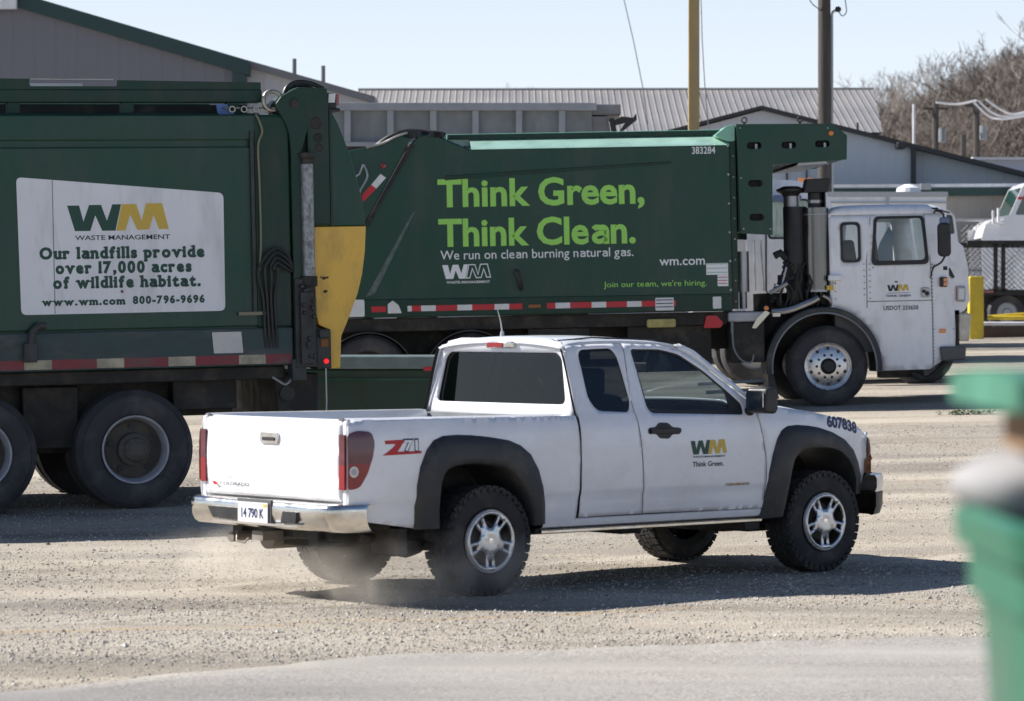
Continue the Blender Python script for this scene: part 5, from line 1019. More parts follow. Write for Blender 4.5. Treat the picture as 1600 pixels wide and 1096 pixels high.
# ------------------------------------------------------------------ white road tractor behind the right truck
WY = 47.0; s_ = WY / 5000
def wx(px): return (px - 800) * s_
WG = ground(5, WY)
def wz(py): return CAM_H - (py - 500) * s_ - WG
WT = thing('truck', 'white conventional truck with a long hood parked behind the green truck white cab', 'truck', (0, WY, WG))
prof = [(wx(1166), .9), (wx(1440), .9), (wx(1440), wz(520)), (wx(1508), wz(485)), (wx(1515), wz(470)), (wx(1513), wz(420)), (wx(1505), wz(385)), (wx(1490), wz(373)), (wx(1440), wz(366)), (wx(1330), wz(352)), (wx(1312), wz(345)), (wx(1290), wz(300)), (wx(1275), wz(289)), (wx(1240), wz(282)), (wx(1180), wz(280)), (wx(1166), wz(290))]
dw = rpoly([(wx(1203), wz(371)), (wx(1276), wz(371)), (wx(1262), wz(314)), (wx(1203), wz(314))], .05)
b = MB(); b.panel(prof, lambda x, z: (x, 0, z), [dw], .2); cb = b.build('cab', M['cabwhite'], WT, solid=.03)
b = MB(); b.panel(prof, lambda x, z: (x, 2.3, z), [dw], .2); b.build('far_side', M['cabwhite'], cb)
b = MB(); b.rows([[(x, y, z) for x, z in prof[2:]] for y in (.0, 2.3)]); b.build('hood', M['cabwhite'], cb)
b = MB(); b.panel(dw, lambda x, z: (x, .02, z), sp=.3); b.build('window', mat('pale_green_window', (.30, .40, .34), .12, coat=1, var=.5, vs=5, stretch=(3, 3, .4)), cb)
b = MB(); b.tube([(wx(1229), .0, wz(318)), (wx(1233), .0, wz(366))], .02, 6); b.panel(rpoly([(wx(1200), wz(374)), (wx(1280), wz(374)), (wx(1264), wz(311)), (wx(1200), wz(311))], .06), lambda x, z: (x, -.004, z), [dw], .2)
for p in ([(1197, 305), (1197, 455), (1203, 462), (1285, 462)], ): b.tube([(wx(x), -.003, wz(z)) for x, z in p], .012, 6)
b.build('door_seam', M['black'], cb)
b = MB(); b.tube([(wx(1188), -.07, wz(375)), (wx(1193), -.07, wz(455))], .014, 8); b.tube([(wx(1178), -.07, wz(375)), (wx(1180), -.07, wz(455))], .014, 8); b.build('grab_rail', M['alu'], cb)
for px in (1250, 1264): b = MB(); b.box(wx(px), wx(px + 9), .2, .35, wz(284), wz(277)); b.build('roof_lamp', M['lens_amber'], cb)
b = MB(); b.prism(rrect(wx(1205), wx(1250), wz(316), wz(306), .03), -.25, .05); b.build('visor', mat('blue_grey_visor', (.14, .18, .30), .4), cb)
b = MB(); b.prism(rrect(wx(1494), wx(1508), wz(472), wz(447), .02), -.03, .02); hl = b.build('headlight', M['galv'], cb, bevel=.01)
b = MB(); b.box(wx(1497), wx(1506), -.04, -.03, wz(468), wz(451)); b.build('lens', M['lens_clear'], hl)
b = MB(); b.box(wx(1493), wx(1495), -.035, -.02, wz(470), wz(448)); b.build('indicator', M['lens_red'], hl)
b = MB(); b.prism(rpoly([(wx(1498), wz(533)), (wx(1514), wz(533)), (wx(1517), wz(490)), (wx(1498), wz(490))], .03), -.05, 2.35); b.build('bumper', mat('muddy_chrome_bumper', (.5, .47, .42), .4, metal=.4, var=.3, vs=8), WT, bevel=.02)
b = MB(); b.box(wx(1120), wx(1500), .5, 1.8, .5, .95); b.box(wx(1490), wx(1499), .0, 2.3, wz(540), wz(485))
b.build('chassis', M['chassis'], WT)
for px in (1440, 1180): plain_wheel(WT, wx(px), .02, .5, .5); plain_wheel(WT, wx(px), 2.3, .5, .5, True)
b = MB(); b.add([(wx(1312), .12, wz(344)), (wx(1312), 2.18, wz(344)), (wx(1291), 2.15, wz(301)), (wx(1291), .15, wz(301))], [(0, 1, 2, 3)]); b.build('windscreen', mat('blue_screen_glass', (.25, .38, .48), .1, coat=1), cb)

# ------------------------------------------------------------------ white box truck and step van further back
BY = 54.0; s2 = BY / 5000; BG = ground(6, BY)
bx2 = lambda px: (px - 800) * s2; bz2 = lambda py: CAM_H - (py - 500) * s2 - BG
BT = thing('box_truck', 'white box truck body showing above the green truck white cab roof', 'box truck', (0, BY, BG))
b = MB(); b.box(bx2(1235), bx2(1479), 0, 2.3, 1.0, bz2(303)); bb = b.build('box', M['cabwhite'], BT, bevel=.02)
b = MB(); b.box(bx2(1235), bx2(1481), -.03, 2.33, bz2(308), bz2(300)); b.box(bx2(1235), bx2(1481), -.03, -.0, bz2(318), bz2(315)); b.box(bx2(1385), bx2(1389), -.02, -.0, 1.0, bz2(308)); b.build('rail', M['alu'], bb)
b = MB(); b.lathe((bx2(1430), .9, bz2(300)), [(.22, 0), (.20, .10), (.08, .16), (0, .17)], 16, 'z'); b.build('roof_vent', M['signwhite'], bb)
b = MB(); b.box(bx2(1100), bx2(1479), .4, 1.9, .7, 1.0)
b.build('chassis', M['chassis'], BT)
for px in (1140, 1440): plain_wheel(BT, bx2(px), .05, .45, .45); plain_wheel(BT, bx2(px), 2.25, .45, .45, True)
b = MB(); b.prism([(bx2(1080), .7), (bx2(1230), .7), (bx2(1230), 2.6), (bx2(1130), 2.6), (bx2(1095), 1.6), (bx2(1080), 1.5)], .1, 2.2); b.build('cab', M['cabwhite'], BT, bevel=.05)
VY = 60.0; s3 = VY / 5000; VG = ground(8, VY); vx = lambda px: (px - 800) * s3; vz = lambda py: CAM_H - (py - 500) * s3 - VG
VT = thing('van', 'white step van nose with a dark window peeking out right of the box truck', 'van', (0, VY, VG))
vp = rpoly([(vx(1300), .5), (vx(1500), .5), (vx(1502), vz(420)), (vx(1497), vz(375)), (vx(1492), vz(338)), (vx(1482), vz(328)), (vx(1300), vz(326))], .06)
vw = rpoly([(vx(1462), vz(366)), (vx(1492), vz(366)), (vx(1488), vz(336)), (vx(1462), vz(336))], .05)
b = MB(); b.panel(vp, lambda x, z: (x, 0, z), [vw], .25); vb = b.build('body', M['cabwhite'], VT, solid=.03)
b = MB(); b.panel(vp, lambda x, z: (x, 2.0, z), sp=.3); b.rows([[(x, y, z) for x, z in vp + vp[:1]] for y in (0, 2.0)]); b.build('shell', M['cabwhite'], vb)
b = MB(); b.panel(vw, lambda x, z: (x, .015, z), sp=.3); b.build('window', M['glass_dark'], vb)
for px in (1340, 1470): plain_wheel(VT, vx(px), -.02, .4, .4); plain_wheel(VT, vx(px), 2.02, .4, .4, True)

# ------------------------------------------------------------------ buildings
M['wall_left'] = mat('grey_metal_siding', (.165, .165, .19), .55, var=.06, vs=.5, rib=(0, .5, .014))
M['wall_pale'] = mat('pale_grey_siding', (.58, .58, .61), .55, var=.05, vs=.5, rib=(0, .4, .010))
M['wall_blue'] = mat('blue_grey_siding', (.49, .51, .55), .55, var=.05, vs=.5, rib=(0, .4, .010))
M['wall_beige'] = mat('beige_siding', (.40, .375, .35), .6, var=.08, vs=.5, rib=(0, .3, .010))
M['roof_ribbed'] = mat('ribbed_metal_roof', (.25, .238, .232), .5, var=.06, vs=.4, rib=(0, .21, .02))
M['trim_green'] = mat('dark_green_trim', (.018, .05, .048), .5, var=.1, vs=2)
M['trim_dark'] = mat('dark_bronze_trim', (.035, .032, .034), .5)
M['trim_grey'] = mat('grey_roof_edge', (.16, .165, .17), .5, var=.1, vs=1)
def board(b, p, q, hgt, dep, mi=0):                                  # a fascia board hung under the line p-q
    p, q = Vector(p), Vector(q); d = Vector((0, 0, -hgt)); e = Vector((0, dep, 0))
    b.add([p, q, q + d, p + d, p + e, q + e, q + d + e, p + d + e], [(0, 1, 2, 3), (7, 6, 5, 4), (0, 4, 5, 1), (3, 2, 6, 7), (0, 3, 7, 4), (1, 5, 6, 2)], mi)
def wall_block(name, pxs, Y, depth, m, parent):
    p = [at(x, y, Y) for x, y in pxs]; b = MB(); b.prism([(v.x, v.z) for v in p], Y, Y + depth); return b.build(name, m, parent)
LB = thing('building', 'grey metal shed with a dark green sloping roof edge behind the left garbage truck', 'building', (0, 0, 0))
wl = wall_block('wall', [(384, 640), (384, 108), (-420, -128), (-1224, 108), (-1224, 640)], 75, 26, M['wall_left'], LB)
b = MB(); board(b, at(-420, -143, 74.8), at(389, 95, 74.8), .34, 27); board(b, at(-1229, 95, 74.8), at(-420, -143, 74.8), .34, 27); b.build('roof_edge', M['trim_green'], LB)
b = MB(); b.box(at(363, 0, 74.9).x, at(384.5, 0, 74.9).x, 74.85, 75.0, .5, at(0, 108, 74.9).z); b.build('corner_trim', M['trim_green'], wl)
w2 = wall_block('annex_wall', [(384, 640), (582, 640), (582, 158), (384, 104)], 75.4, 24, mat('light_grey_siding', (.44, .44, .46), .55, var=.05, vs=.5, rib=(0, .4, .010)), LB)
b = MB(); board(b, at(386, 94, 75.2), at(586, 151, 75.2), .16, 25); b.build('annex_roof', M['trim_grey'], LB)
b = MB(); b.box(at(578, 0, 75.3).x, at(584, 0, 75.3).x, 75.3, 75.45, .5, at(0, 155, 75.3).z); b.build('downpipe', M['trim_dark'], w2)
for px, y0, y1 in ((460, 92, 120), (505, 103, 132)): b = MB(); b.cyl(at(px, y1, 78), at(px, y0, 78), .05, 8); b.build('roof_vent', M['trim_grey'], LB)
b = MB(); b.box(at(-70, 0, 74.6).x, at(25, 0, 74.6).x, 74.6, 74.78, at(0, 14, 74.6).z, at(0, -40, 74.6).z); sg2 = b.build('wall_sign', M['signwhite'], LB)
MBd = thing('building', 'long low building with a brownish ribbed metal roof in the background', 'building', (0, 0, 0))
r0, r1, e0, e1 = at(560, 141, 103), at(1365, 140, 103), at(535, 216, 96), at(1379, 207, 96)
b = MB(); b.add([r0, r1, e1, e0, (e0.x, 110, e0.z), (e1.x, 110, e1.z)], [(3, 2, 1, 0), (0, 1, 5, 4), (0, 4, 3), (1, 2, 5)]); rf = b.build('roof', M['roof_ribbed'], MBd)
b = MB(); b.tube([r0, r1], .06, 6); b.build('ridge_cap', M['trim_grey'], rf)
b = MB(); b.box(e0.x + .3, e1.x - .3, 96.4, 109.6, 1.0, e0.z - .02); b.build('wall', M['wall_pale'], MBd)
RB = thing('building', 'pale grey gabled metal shed with dark roof edges behind the white cab', 'building', (0, 0, 0))
wl = wall_block('wall', [(960, 640), (1428, 640), (1428, 231), (1190, 173), (960, 234)], 82, 18, M['wall_pale'], RB)
w3 = wall_block('side_wall', [(1428, 640), (1740, 640), (1740, 312), (1428, 232)], 82.3, 18, M['wall_blue'], RB)
b = MB(); board(b, at(950, 228, 81.8), at(1190, 165, 81.8), .09, 19); board(b, at(1190, 165, 81.8), at(1750, 306, 81.8), .11, 19); b.build('roof', M['trim_dark'], RB)
b = MB(); b.box(at(1424, 0, 81.9).x, at(1431, 0, 81.9).x, 81.85, 82.02, 1, at(0, 228, 81.9).z); b.build('corner_trim', M['trim_dark'], wl)
for px in (1229, 1260): b = MB(); b.box(at(px, 0, 81.9).x, at(px + 2, 0, 81.9).x, 81.95, 82.02, 1, at(0, 200, 82).z); b.build('downpipe', M['trim_dark'], wl)
b = MB(); b.prism(rrect(at(1401, 0, 81.7).x, at(1415, 0, 81.7).x, at(0, 233, 81.7).z, at(0, 222, 81.7).z, .05), 81.6, 82.0); b.build('wall_lamp', M['trim_dark'], wl, bevel=.03)
b = MB(); b.tube([at(1340, 205, 84), at(1340, 192, 84)], .03, 6); b.build('roof_vent', M['trim_dark'], RB)
FB = thing('building', 'low beige shed with a white gutter and dark green fascia at the right', 'building', (0, 0, 0))
b = MB(); b.box(at(1260, 0, 79).x, at(1760, 0, 79).x, 79, 81.7, 1.0, at(0, 303, 79).z); wl = b.build('wall', M['wall_beige'], FB)
b = MB(); board(b, at(1240, 295, 78.6), at(1770, 292, 78.6), .19, 3.1); b.build('fascia', M['trim_green'], FB)
b = MB(); board(b, at(1240, 289, 78.5), at(1770, 286, 78.5), .075, .1); b.build('gutter', M['signwhite'], FB)
b = MB(); b.box(at(1438, 0, 78.4).x, at(1454, 0, 78.4).x, 78.3, 78.5, at(0, 297, 78.4).z, at(0, 287, 78.4).z); b.build('flood_lamp', M['galv'], FB)
XB = thing('building', 'far building with a white roof edge at the right side of the hill', 'building', (0, 0, 0))
b = MB(); b.box(at(1520, 0, 112).x, at(1800, 0, 112).x, 112, 122, 1.2, at(0, 250, 112).z); b.build('wall', mat('pale_blue_siding', (.42, .46, .56), .5, var=.05, vs=.3), XB)
b = MB(); b.box(at(1518, 0, 112).x, at(1800, 0, 112).x, 111.7, 122.3, at(0, 250, 112).z, at(0, 246.5, 112).z); b.build('roof', M['signwhite'], XB)

# ------------------------------------------------------------------ poles and wires
def pole_base(px, Y): x = (px - 800) / 5000 * Y; return Vector((x, Y, ground(x, Y)))
p = pole_base(1084, 60); YP = thing('pole', 'tall square yellow pole rising behind the green garbage truck', 'pole', p)
b = MB(); b.box(-.102, .102, -.1, .1, -.2, 9.5); b.box(-.104, .104, -.102, .102, 5.3, 5.32); b.build('mast', M['yellow_pole'], YP, bevel=.012)
b = MB(); b.box(-.2, .2, -.2, .2, 0, .05); b.build('base_plate', M['yellow_pole'], YP)
p = pole_base(1288, 62); UP = thing('utility_pole', 'weathered wooden utility pole with a grey conduit behind the white cab', 'utility pole', p)
b = MB(); b.tube([(0, 0, -.3), (0, 0, 4), (0, 0, 10.5)], .132, 16, r2=.118); b.build('post', M['wood'], UP, smooth=True)
b = MB(); top = CAM_H + (500 - 24) / 5000 * 62 - p.z; b.cyl((.155, -.03, 0), (.145, -.03, top), .026, 10); b.tube(smoothline([(.145, -.03, top), (.165, -.03, top + .06), (.24, -.03, top + .10)], 5), .024, 8); cdt = b.build('conduit', M['galv'], UP, smooth=True)
b = MB(); b.lathe((.26, -.03, top + .11), [(0, -.06), (.05, -.04), (.06, .02), (.03, .06), (0, .065)], 12, 'x'); b.build('weatherhead', M['black'], cdt)
b = MB(); b.tube(smoothline([(.27, -.03, top + .08), (.34, -.05, top - .02), (.42, -.05, top + .05), (.41, -.05, top + .22), (.36, -.05, top + .5)], 5), .010, 6); b.tube(smoothline([(-.12, -.05, top + .12), (-.26, -.06, top + .24), (-.38, -.06, top + .5)], 5), .010, 6); b.build('service_wire', M['wire'], UP)
b = MB(); b.tube([at(968, -60, 80), at(975, 0, 80), at(990, 65, 80), at(1005, 140, 80), at(1012, 195, 80)], .012, 5); wr = b.build('guy_wire', M['wire']); tag(wr, 'thin guy wire slanting down the sky left of the yellow pole', 'wire')
b = MB(); b.tube([at(1094, -60, 66), at(1097, 60, 66), at(1101, 130, 66), at(1108, 210, 66)], .010, 5); wr = b.build('guy_wire', M['wire']); tag(wr, 'thin cable hanging close beside the yellow pole on its right', 'wire')

# ------------------------------------------------------------------ right edge: bollard, pipe rails, timber, mesh trailer, fence, truck
p = pole_base(1526, 64); BO = thing('bollard', 'thick yellow square post standing right of the white truck hood', 'bollard', p)
b = MB(); b.prism(rpoly([(-.145, -.1), (.145, -.1), (.145, 1.255), (-.145, 1.255)], .05), 0, .28); b.build('post', M['yellow_post'], BO, bevel=.02)
p = pole_base(1580, 66); RA = thing('pipe_rail', 'yellow and white pipe rails lying low beside the yellow post', 'barrier', p)
zr = lambda py: CAM_H - (py - 500) / 5000 * 66 - p.z
b = MB(); b.tube([(-.62, 0, zr(497)), (1.9, 0, zr(497))], .045, 10); b.tube([(-.62, .1, zr(496)), (.6, .1, zr(489)), (1.9, .1, zr(484))], .03, 8); b.build('yellow_pipe', M['yellow_post'], RA, smooth=True)
b = MB(); b.tube([(-.62, -.1, zr(506)), (1.9, -.1, zr(506))], .04, 10); b.build('white_pipe', M['signwhite'], RA, smooth=True)
for x in (-.55, .8, 1.8): b = MB(); b.box(x - .05, x + .05, -.05, .05, -.1, zr(487)); b.build('post', M['chassis'], RA)
p = pole_base(1585, 65); TB = MB(); TB.box(p.x - .65, p.x + 2.2, 65, 65.3, p.z - .1, at(0, 511, 65).z); tb = TB.build('timber', mat('dark_brown_timber', (.07, .05, .042), .85, var=.3, vs=3)); tag(tb, 'dark brown timber baulk on the ground under the pipe rails', 'timber')
p = pole_base(1590, 70); TM = thing('trailer', 'black framed trailer with wire mesh sides at the right edge', 'trailer', p)
zr = lambda py: CAM_H - (py - 500) / 5000 * 70 - p.z; xr = lambda px: (px - 800) / 5000 * 70 - p.x
b = MB(); b.box(xr(1512), xr(1720), 0, .1, zr(384), zr(376)); b.box(xr(1530), xr(1720), 0, 2.2, zr(462), zr(453))
for px in (1556, 1568, 1640): b.box(xr(px - 3), xr(px + 3), 0, .1, zr(455), zr(382))
b.box(xr(1512), xr(1720), 2.1, 2.2, zr(384), zr(376)); b.box(xr(1640) - .05, xr(1640) + .05, 2.1, 2.2, zr(455), zr(382))
b.build('frame', M['chassis'], TM)
b = MB(); z0, z1, x0, x1 = zr(453), zr(384), xr(1532), xr(1720); d = z1 - z0
for k in range(int((x1 - x0) / .115)):
    x = x0 + k * .115
    for sgn in (1, -1):
        xa, xb = x, x + sgn * d
        if xb > x1: zb = z0 + (x1 - xa); xb = x1
        elif xb < x0: zb = z0 + (xa - x0); xb = x0
        else: zb = z1
        if abs(xb - xa) > .02: b.tube([(xa, .05 + .008 * sgn, z0), (xb, .05 + .008 * sgn, zb)], .009, 3)
b.build('mesh_side', M['steel_grey'], TM)
b = MB(); b.box(xr(1538), xr(1552), -.02, 0, zr(458), zr(454)); b.build('marker', M['lens_red'], TM)
b = MB(); b.box(xr(1540), xr(1720), .3, 1.9, .4, zr(462)); b.build('chassis', M['chassis'], TM)
for px in (1575, 1660): plain_wheel(TM, xr(px), .1, .42, .42); plain_wheel(TM, xr(px), 2.1, .42, .42, True)
p = pole_base(1570, 76); GT = thing('truck', 'white truck with dark green glass facing left at the right edge', 'truck', p)
zr = lambda py: CAM_H - (py - 500) / 5000 * 76 - p.z; xr = lambda px: (px - 800) / 5000 * 76 - p.x
gp = [(xr(1536), .7), (xr(1760), .7), (xr(1760), zr(285)), (xr(1606), zr(285)), (xr(1598), zr(292)), (xr(1578), zr(336)), (xr(1552), zr(343)), (xr(1540), zr(352)), (xr(1534), zr(372))]
gw = rpoly([(xr(1586), zr(336)), (xr(1650), zr(336)), (xr(1650), zr(298)), (xr(1603), zr(298))], .06)
b = MB(); b.panel(gp, lambda x, z: (x, 0, z), [gw], .3); gb = b.build('body', M['white'], GT, solid=.04)
b = MB(); b.rows([[(x, y, z) for x, z in gp[2:]] for y in (0, 2.2)]); b.panel(gp, lambda x, z: (x, 2.2, z), sp=.5); b.build('shell', M['white'], gb)
b = MB(); b.panel(gw, lambda x, z: (x, .02, z), sp=.3); b.build('window', mat('dark_green_glass', (.012, .05, .04), .08, coat=1), gb)
b = MB(); b.add([(xr(1577), .1, zr(337)), (xr(1577), 2.1, zr(337)), (xr(1597), 2.05, zr(293)), (xr(1597), .15, zr(293))], [(0, 1, 2, 3)]); b.build('windscreen', mat('green_screen_glass', (.03, .09, .075), .08, coat=1), gb)
b = MB(); b.box(xr(1590), xr(1598), -.03, 0, zr(312), zr(308)); b.build('red_trim', M['tape_red'], gb)
b = MB(); b.box(xr(1546), xr(1549), -.5, -.4, zr(350), zr(330)); b.box(xr(1556), xr(1559), -.3, -.2, zr(347), zr(326)); b.tube([(xr(1547), -.45, zr(348)), (xr(1565), 0, zr(352))], .02, 6); b.tube([(xr(1557), -.25, zr(347)), (xr(1570), 0, zr(345))], .02, 6); b.build('mirror', M['signwhite'], gb)
for px in (1560, 1720): plain_wheel(GT, xr(px), .0, .5, .5); plain_wheel(GT, xr(px), 2.2, .5, .5, True)
b = MB(); b.box(xr(1545), xr(1750), .3, 1.9, .5, .8); b.build('chassis', M['chassis'], GT)
p = pole_base(1500, 77.5); FE = thing('fence', 'chain link fence with thin steel posts between the white hood and mesh trailer', 'fence', p)
x0, x1, hz = -2.2, 5.2, 2.6
b = MB(); d = hz - .1
for k in range(int((x1 - x0) / .13)):
    x = x0 + k * .13
    for sgn in (1, -1):
        xa, xb = x, x + sgn * d
        if xb > x1: zb = .1 + (x1 - xa); xb = x1
        elif xb < x0: zb = .1 + (xa - x0); xb = x0
        else: zb = hz
        if abs(xb - xa) > .02: b.tube([(xa, .006 * sgn, .1), (xb, .006 * sgn, zb)], .005, 3)
b.build('mesh', M['steel_grey'], FE)
b = MB(); b.tube([(x0, 0, hz), (x1, 0, hz)], .035, 8); b.tube([(x0, 0, 1.4), (x1, 0, 1.4)], .02, 8); b.build('rail', M['galv'], FE)
for x in (x0, -.3, 1.6, 3.4, x1): b = MB(); b.cyl((x, .04, -.3), (x, .04, hz + .1), .035, 8); b.build('post', M['galv'], FE)
b = MB(); b.box(.18, .36, -.03, -.02, 2.05, 2.36); b.build('fence_sign', M['signwhite'], FE)

# ------------------------------------------------------------------ hill, bare trees, brush, far poles
def hill(X, Y):
    return 1.3 + sm(118, 215, Y) * (12.6 + 5.2 * sm(20, 38, X)) + (vnoise(X * .12, Y * .12) - .5) * 1.6 * sm(120, 150, Y) - sm(230, 420, Y) * 9
hx = spaced([(-160, -20, 14), (-20, 90, 70), (90, 260, 14)]); hy = spaced([(112, 230, 50), (230, 520, 12)])
b = MB(); b.rows([[(x, y, hill(x, y) - (.6 if y < 113 else 0)) for x in hx] for y in hy])
ho_ = b.build('hillside', mat('winter_hill_soil', (.24, .19, .15), .95, var=.35, vs=.25, dirt=((.40, .30, .20), .8, .12, (1, 1, 1)), bump=.3, bs=1.2), smooth=True, angle=180, recalc=False); ho_['kind'] = 'structure'; ho_['label'] = 'brown winter hillside'
def bare_tree(seed, name, m):
    rnd = random.Random(seed); tk, br = MB(), MB()
    def grow(mb, p, d, l, r, lev):
        n = 4 if lev < 2 else 3; pts = [p]; q = p; dd = d
        for i in range(n):
            dd = (dd + Vector((rnd.uniform(-1, 1), rnd.uniform(-1, 1), rnd.uniform(-.2, 1.0))) * (.07 + .025 * lev)).normalized(); q = q + dd * l / n; pts.append(q)
        mb.tube(pts, r, 6 if lev == 0 else 3, 0, max(r * .45, .008))
        if lev >= 5: return
        k = {0: 7, 1: 5, 2: 4, 3: 4, 4: 3}[lev]
        for i in range(k):
            t = .35 + .65 * (i + rnd.random()) / k if lev else .28 + .72 * (i + rnd.random() * .7) / k
            j = min(int(t * n), n - 1); s = pts[j].lerp(pts[j + 1], t * n - j)
            ax = rnd.uniform(0, 6.28); side = Vector((math.cos(ax), math.sin(ax), rnd.uniform(-.1, .5))).normalized(); sp = rnd.uniform(.45, .85)
            nd = (dd * (1 - sp * .55) + side * sp).normalized()
            grow(br, s, nd, l * rnd.uniform(.48, .68), max(r * .42, .011), lev + 1)
    grow(tk, Vector((0, 0, -.4)), Vector((0, 0, 1)), 5.2, .16, 0)
    t = thing('bare_tree', 'x', 'tree', group='bare winter trees on the hill')
    tk.build('trunk', m, t, smooth=True, recalc=False); br.build('crown', m, t, recalc=False)
    return t
protos = [bare_tree(11, 'bare_tree', M['bark_pale']), bare_tree(23, 'bare_tree', M['bark']), bare_tree(37, 'bare_tree', M['bark_pale']), bare_tree(51, 'bare_tree', M['bark_pale'])]
rt = random.Random(5); first = [True] * 4
spots = []
def sil(px): return interp(px, [1320, 1350, 1380, 1415, 1428, 1440, 1475, 1515, 1530, 1560, 1600, 1660], [165, 130, 112, 118, 150, 128, 105, 125, 112, 92, 72, 50])
for px in (1352, 1378, 1398, 1414, 1450, 1472, 1496, 1514): spots.append((px, rt.uniform(150, 185), sil(px) + rt.uniform(-4, 8)))
for k in range(42):
    px = 1525 + 130 * rt.random() ** .9; spots.append((px, rt.uniform(140, 205), sil(px) + rt.uniform(0, 1) ** 1.3 * 75))
for k in range(16): px = 1360 + 170 * rt.random(); spots.append((px, rt.uniform(135, 165), 165 + 45 * rt.random()))
spots += [(815, 200, 134)]
for k in range(34): spots.append((rt.uniform(1665, 2500), rt.uniform(135, 205), rt.uniform(45, 130)))
LABS = ['thin bare grey-brown winter tree on the brown hillside, crown open against neighbours', 'dark bare winter tree on the brown hillside with spreading limbs', 'pale bare winter tree with fine upright twigs on the brown hillside', 'small pale bare winter tree with a loose crown on the hillside']
for k, (px, Y, ty) in enumerate(spots):
    X = (px - 800) / 5000 * Y; z = hill(X, Y); top = CAM_H + (500 - ty) / 5000 * Y; hgt = max(top - z, 2.2); q = k % 4
    lab = LABS[q]
    if px < 900: lab = 'faint bare tree whose twig tips show over the roofs at the left'
    if first[q]:
        first[q] = False; o = protos[q]; o.location = (X, Y, z); o.rotation_euler = (0, 0, rt.uniform(0, 6.28)); o.scale = (hgt / 9.2,) * 3; o['label'] = lab
    else: o = dup(protos[q], (X, Y, z), rt.uniform(0, 6.28), hgt / 9.2, lab)
b = MB(); V_, F_ = [], []
for k in range(20000):
    px = rt.uniform(1330, 1680) if k < 11000 else rt.uniform(1680, 2500); Y = rt.uniform(122, 214); X = (px - 800) / 5000 * Y; z = hill(X, Y); hgt = rt.uniform(.5, 2.0)
    dx, dy = rt.uniform(-.5, .5), rt.uniform(-.4, .4); n = len(V_); w_ = rt.uniform(.015, .04)
    V_ += [(X - w_, Y, z - .1), (X + w_, Y, z - .1), (X + dx, Y + dy, z + hgt)]; F_.append((n, n + 1, n + 2))
b.v, b.f, b.m = V_, F_, [rt.choice((0, 0, 1, 2)) for _ in F_]
bo = b.build('brush', [M['bark_pale'], M['bark'], mat('dry_reddish_brush', (.27, .20, .16), .95)], recalc=False); bo['kind'] = 'stuff'; bo['label'] = 'dry leafless brush covering the hillside'
def far_pole(px, ytop, Y, r, m, lab, arm=True):
    x = (px - 800) / 5000 * Y; z = max(hill(x, Y), ground(x, Y)) if Y > 112 else ground(x, Y); t = thing('utility_pole', lab, 'utility pole', (x, Y, z), group='far utility poles'); hgt = CAM_H + (500 - ytop) / 5000 * Y - z
    b = MB(); b.cyl((0, 0, -.4), (0, 0, hgt), r, 8); b.build('post', m, t, smooth=True)
    if arm: b = MB(); b.box(-.45, .45, -.05, .05, hgt - .32, hgt - .24); b.build('crossarm', M['wood'], t); b = MB(); b.lathe((.22, -.15, hgt - 1.5), [(0, 0), (.14, 0), (.14, .5), (0, .5)], 10, 'z'); b.build('transformer', M['steel_grey'], t)
far_pole(1428, 163, 108, .05, M['signwhite'], 'slim white pole without crossarm left of the far poles', False)
far_pole(1462, 158, 116, .12, M['wood'], 'far wooden utility pole with crossarm nearer the white pole')
far_pole(1526, 154, 116, .12, M['wood'], 'far wooden utility pole with crossarm at the right in front of the hill')
far_pole(1505, 210, 114, .10, M['wood'], 'short dark pole stump between the far utility poles', False)
for a, lab in (([(1462, 160), (1495, 163), (1526, 157)], 'pale overhead wire between the two far utility poles'), ([(1520, 158), (1545, 182), (1570, 186), (1620, 178)], 'lower pale overhead wire sagging right from the far pole'), ([(1528, 157), (1552, 177), (1580, 182), (1640, 168)], 'middle pale overhead wire sagging right from the far pole'), ([(1540, 155), (1565, 172), (1590, 178), (1640, 160)], 'upper pale overhead wire sagging right from the far pole')):
    b = MB(); b.tube(smoothline([at(x, y, 115.5) for x, y in a], 6), .04, 5); o = b.build('overhead_wire', mat('pale_wire', (.75, .73, .71), .5)); tag(o, lab, 'wire', 'overhead wires by the hill')

# ------------------------------------------------------------------ weed clump
rw = random.Random(3); b = MB(); wx0, wy0 = 5.62, 39.4
for k in range(150):
    x, y = wx0 + rw.gauss(0, .17), wy0 + rw.uniform(-.12, .12); z = ground(x, y); a = rw.uniform(0, 6.28); l = rw.uniform(.03, .08); hgt = rw.uniform(.01, .09); d = Vector((math.cos(a), math.sin(a), rw.uniform(.1, .7))) * l; s = Vector((-math.sin(a), math.cos(a), 0)) * l * .3; p = Vector((x, y, z + hgt * .5))
    b.add([p - d * .2, p + d * .4 + s, p + d, p + d * .4 - s], [(0, 1, 2, 3)])
o = b.build('weed', mat('dusty_weed_leaf', (.16, .19, .12), .8, var=.3, vs=20), recalc=False); tag(o, 'low dusty green weed growing from the gravel beside the dark truck shadow', 'plant')

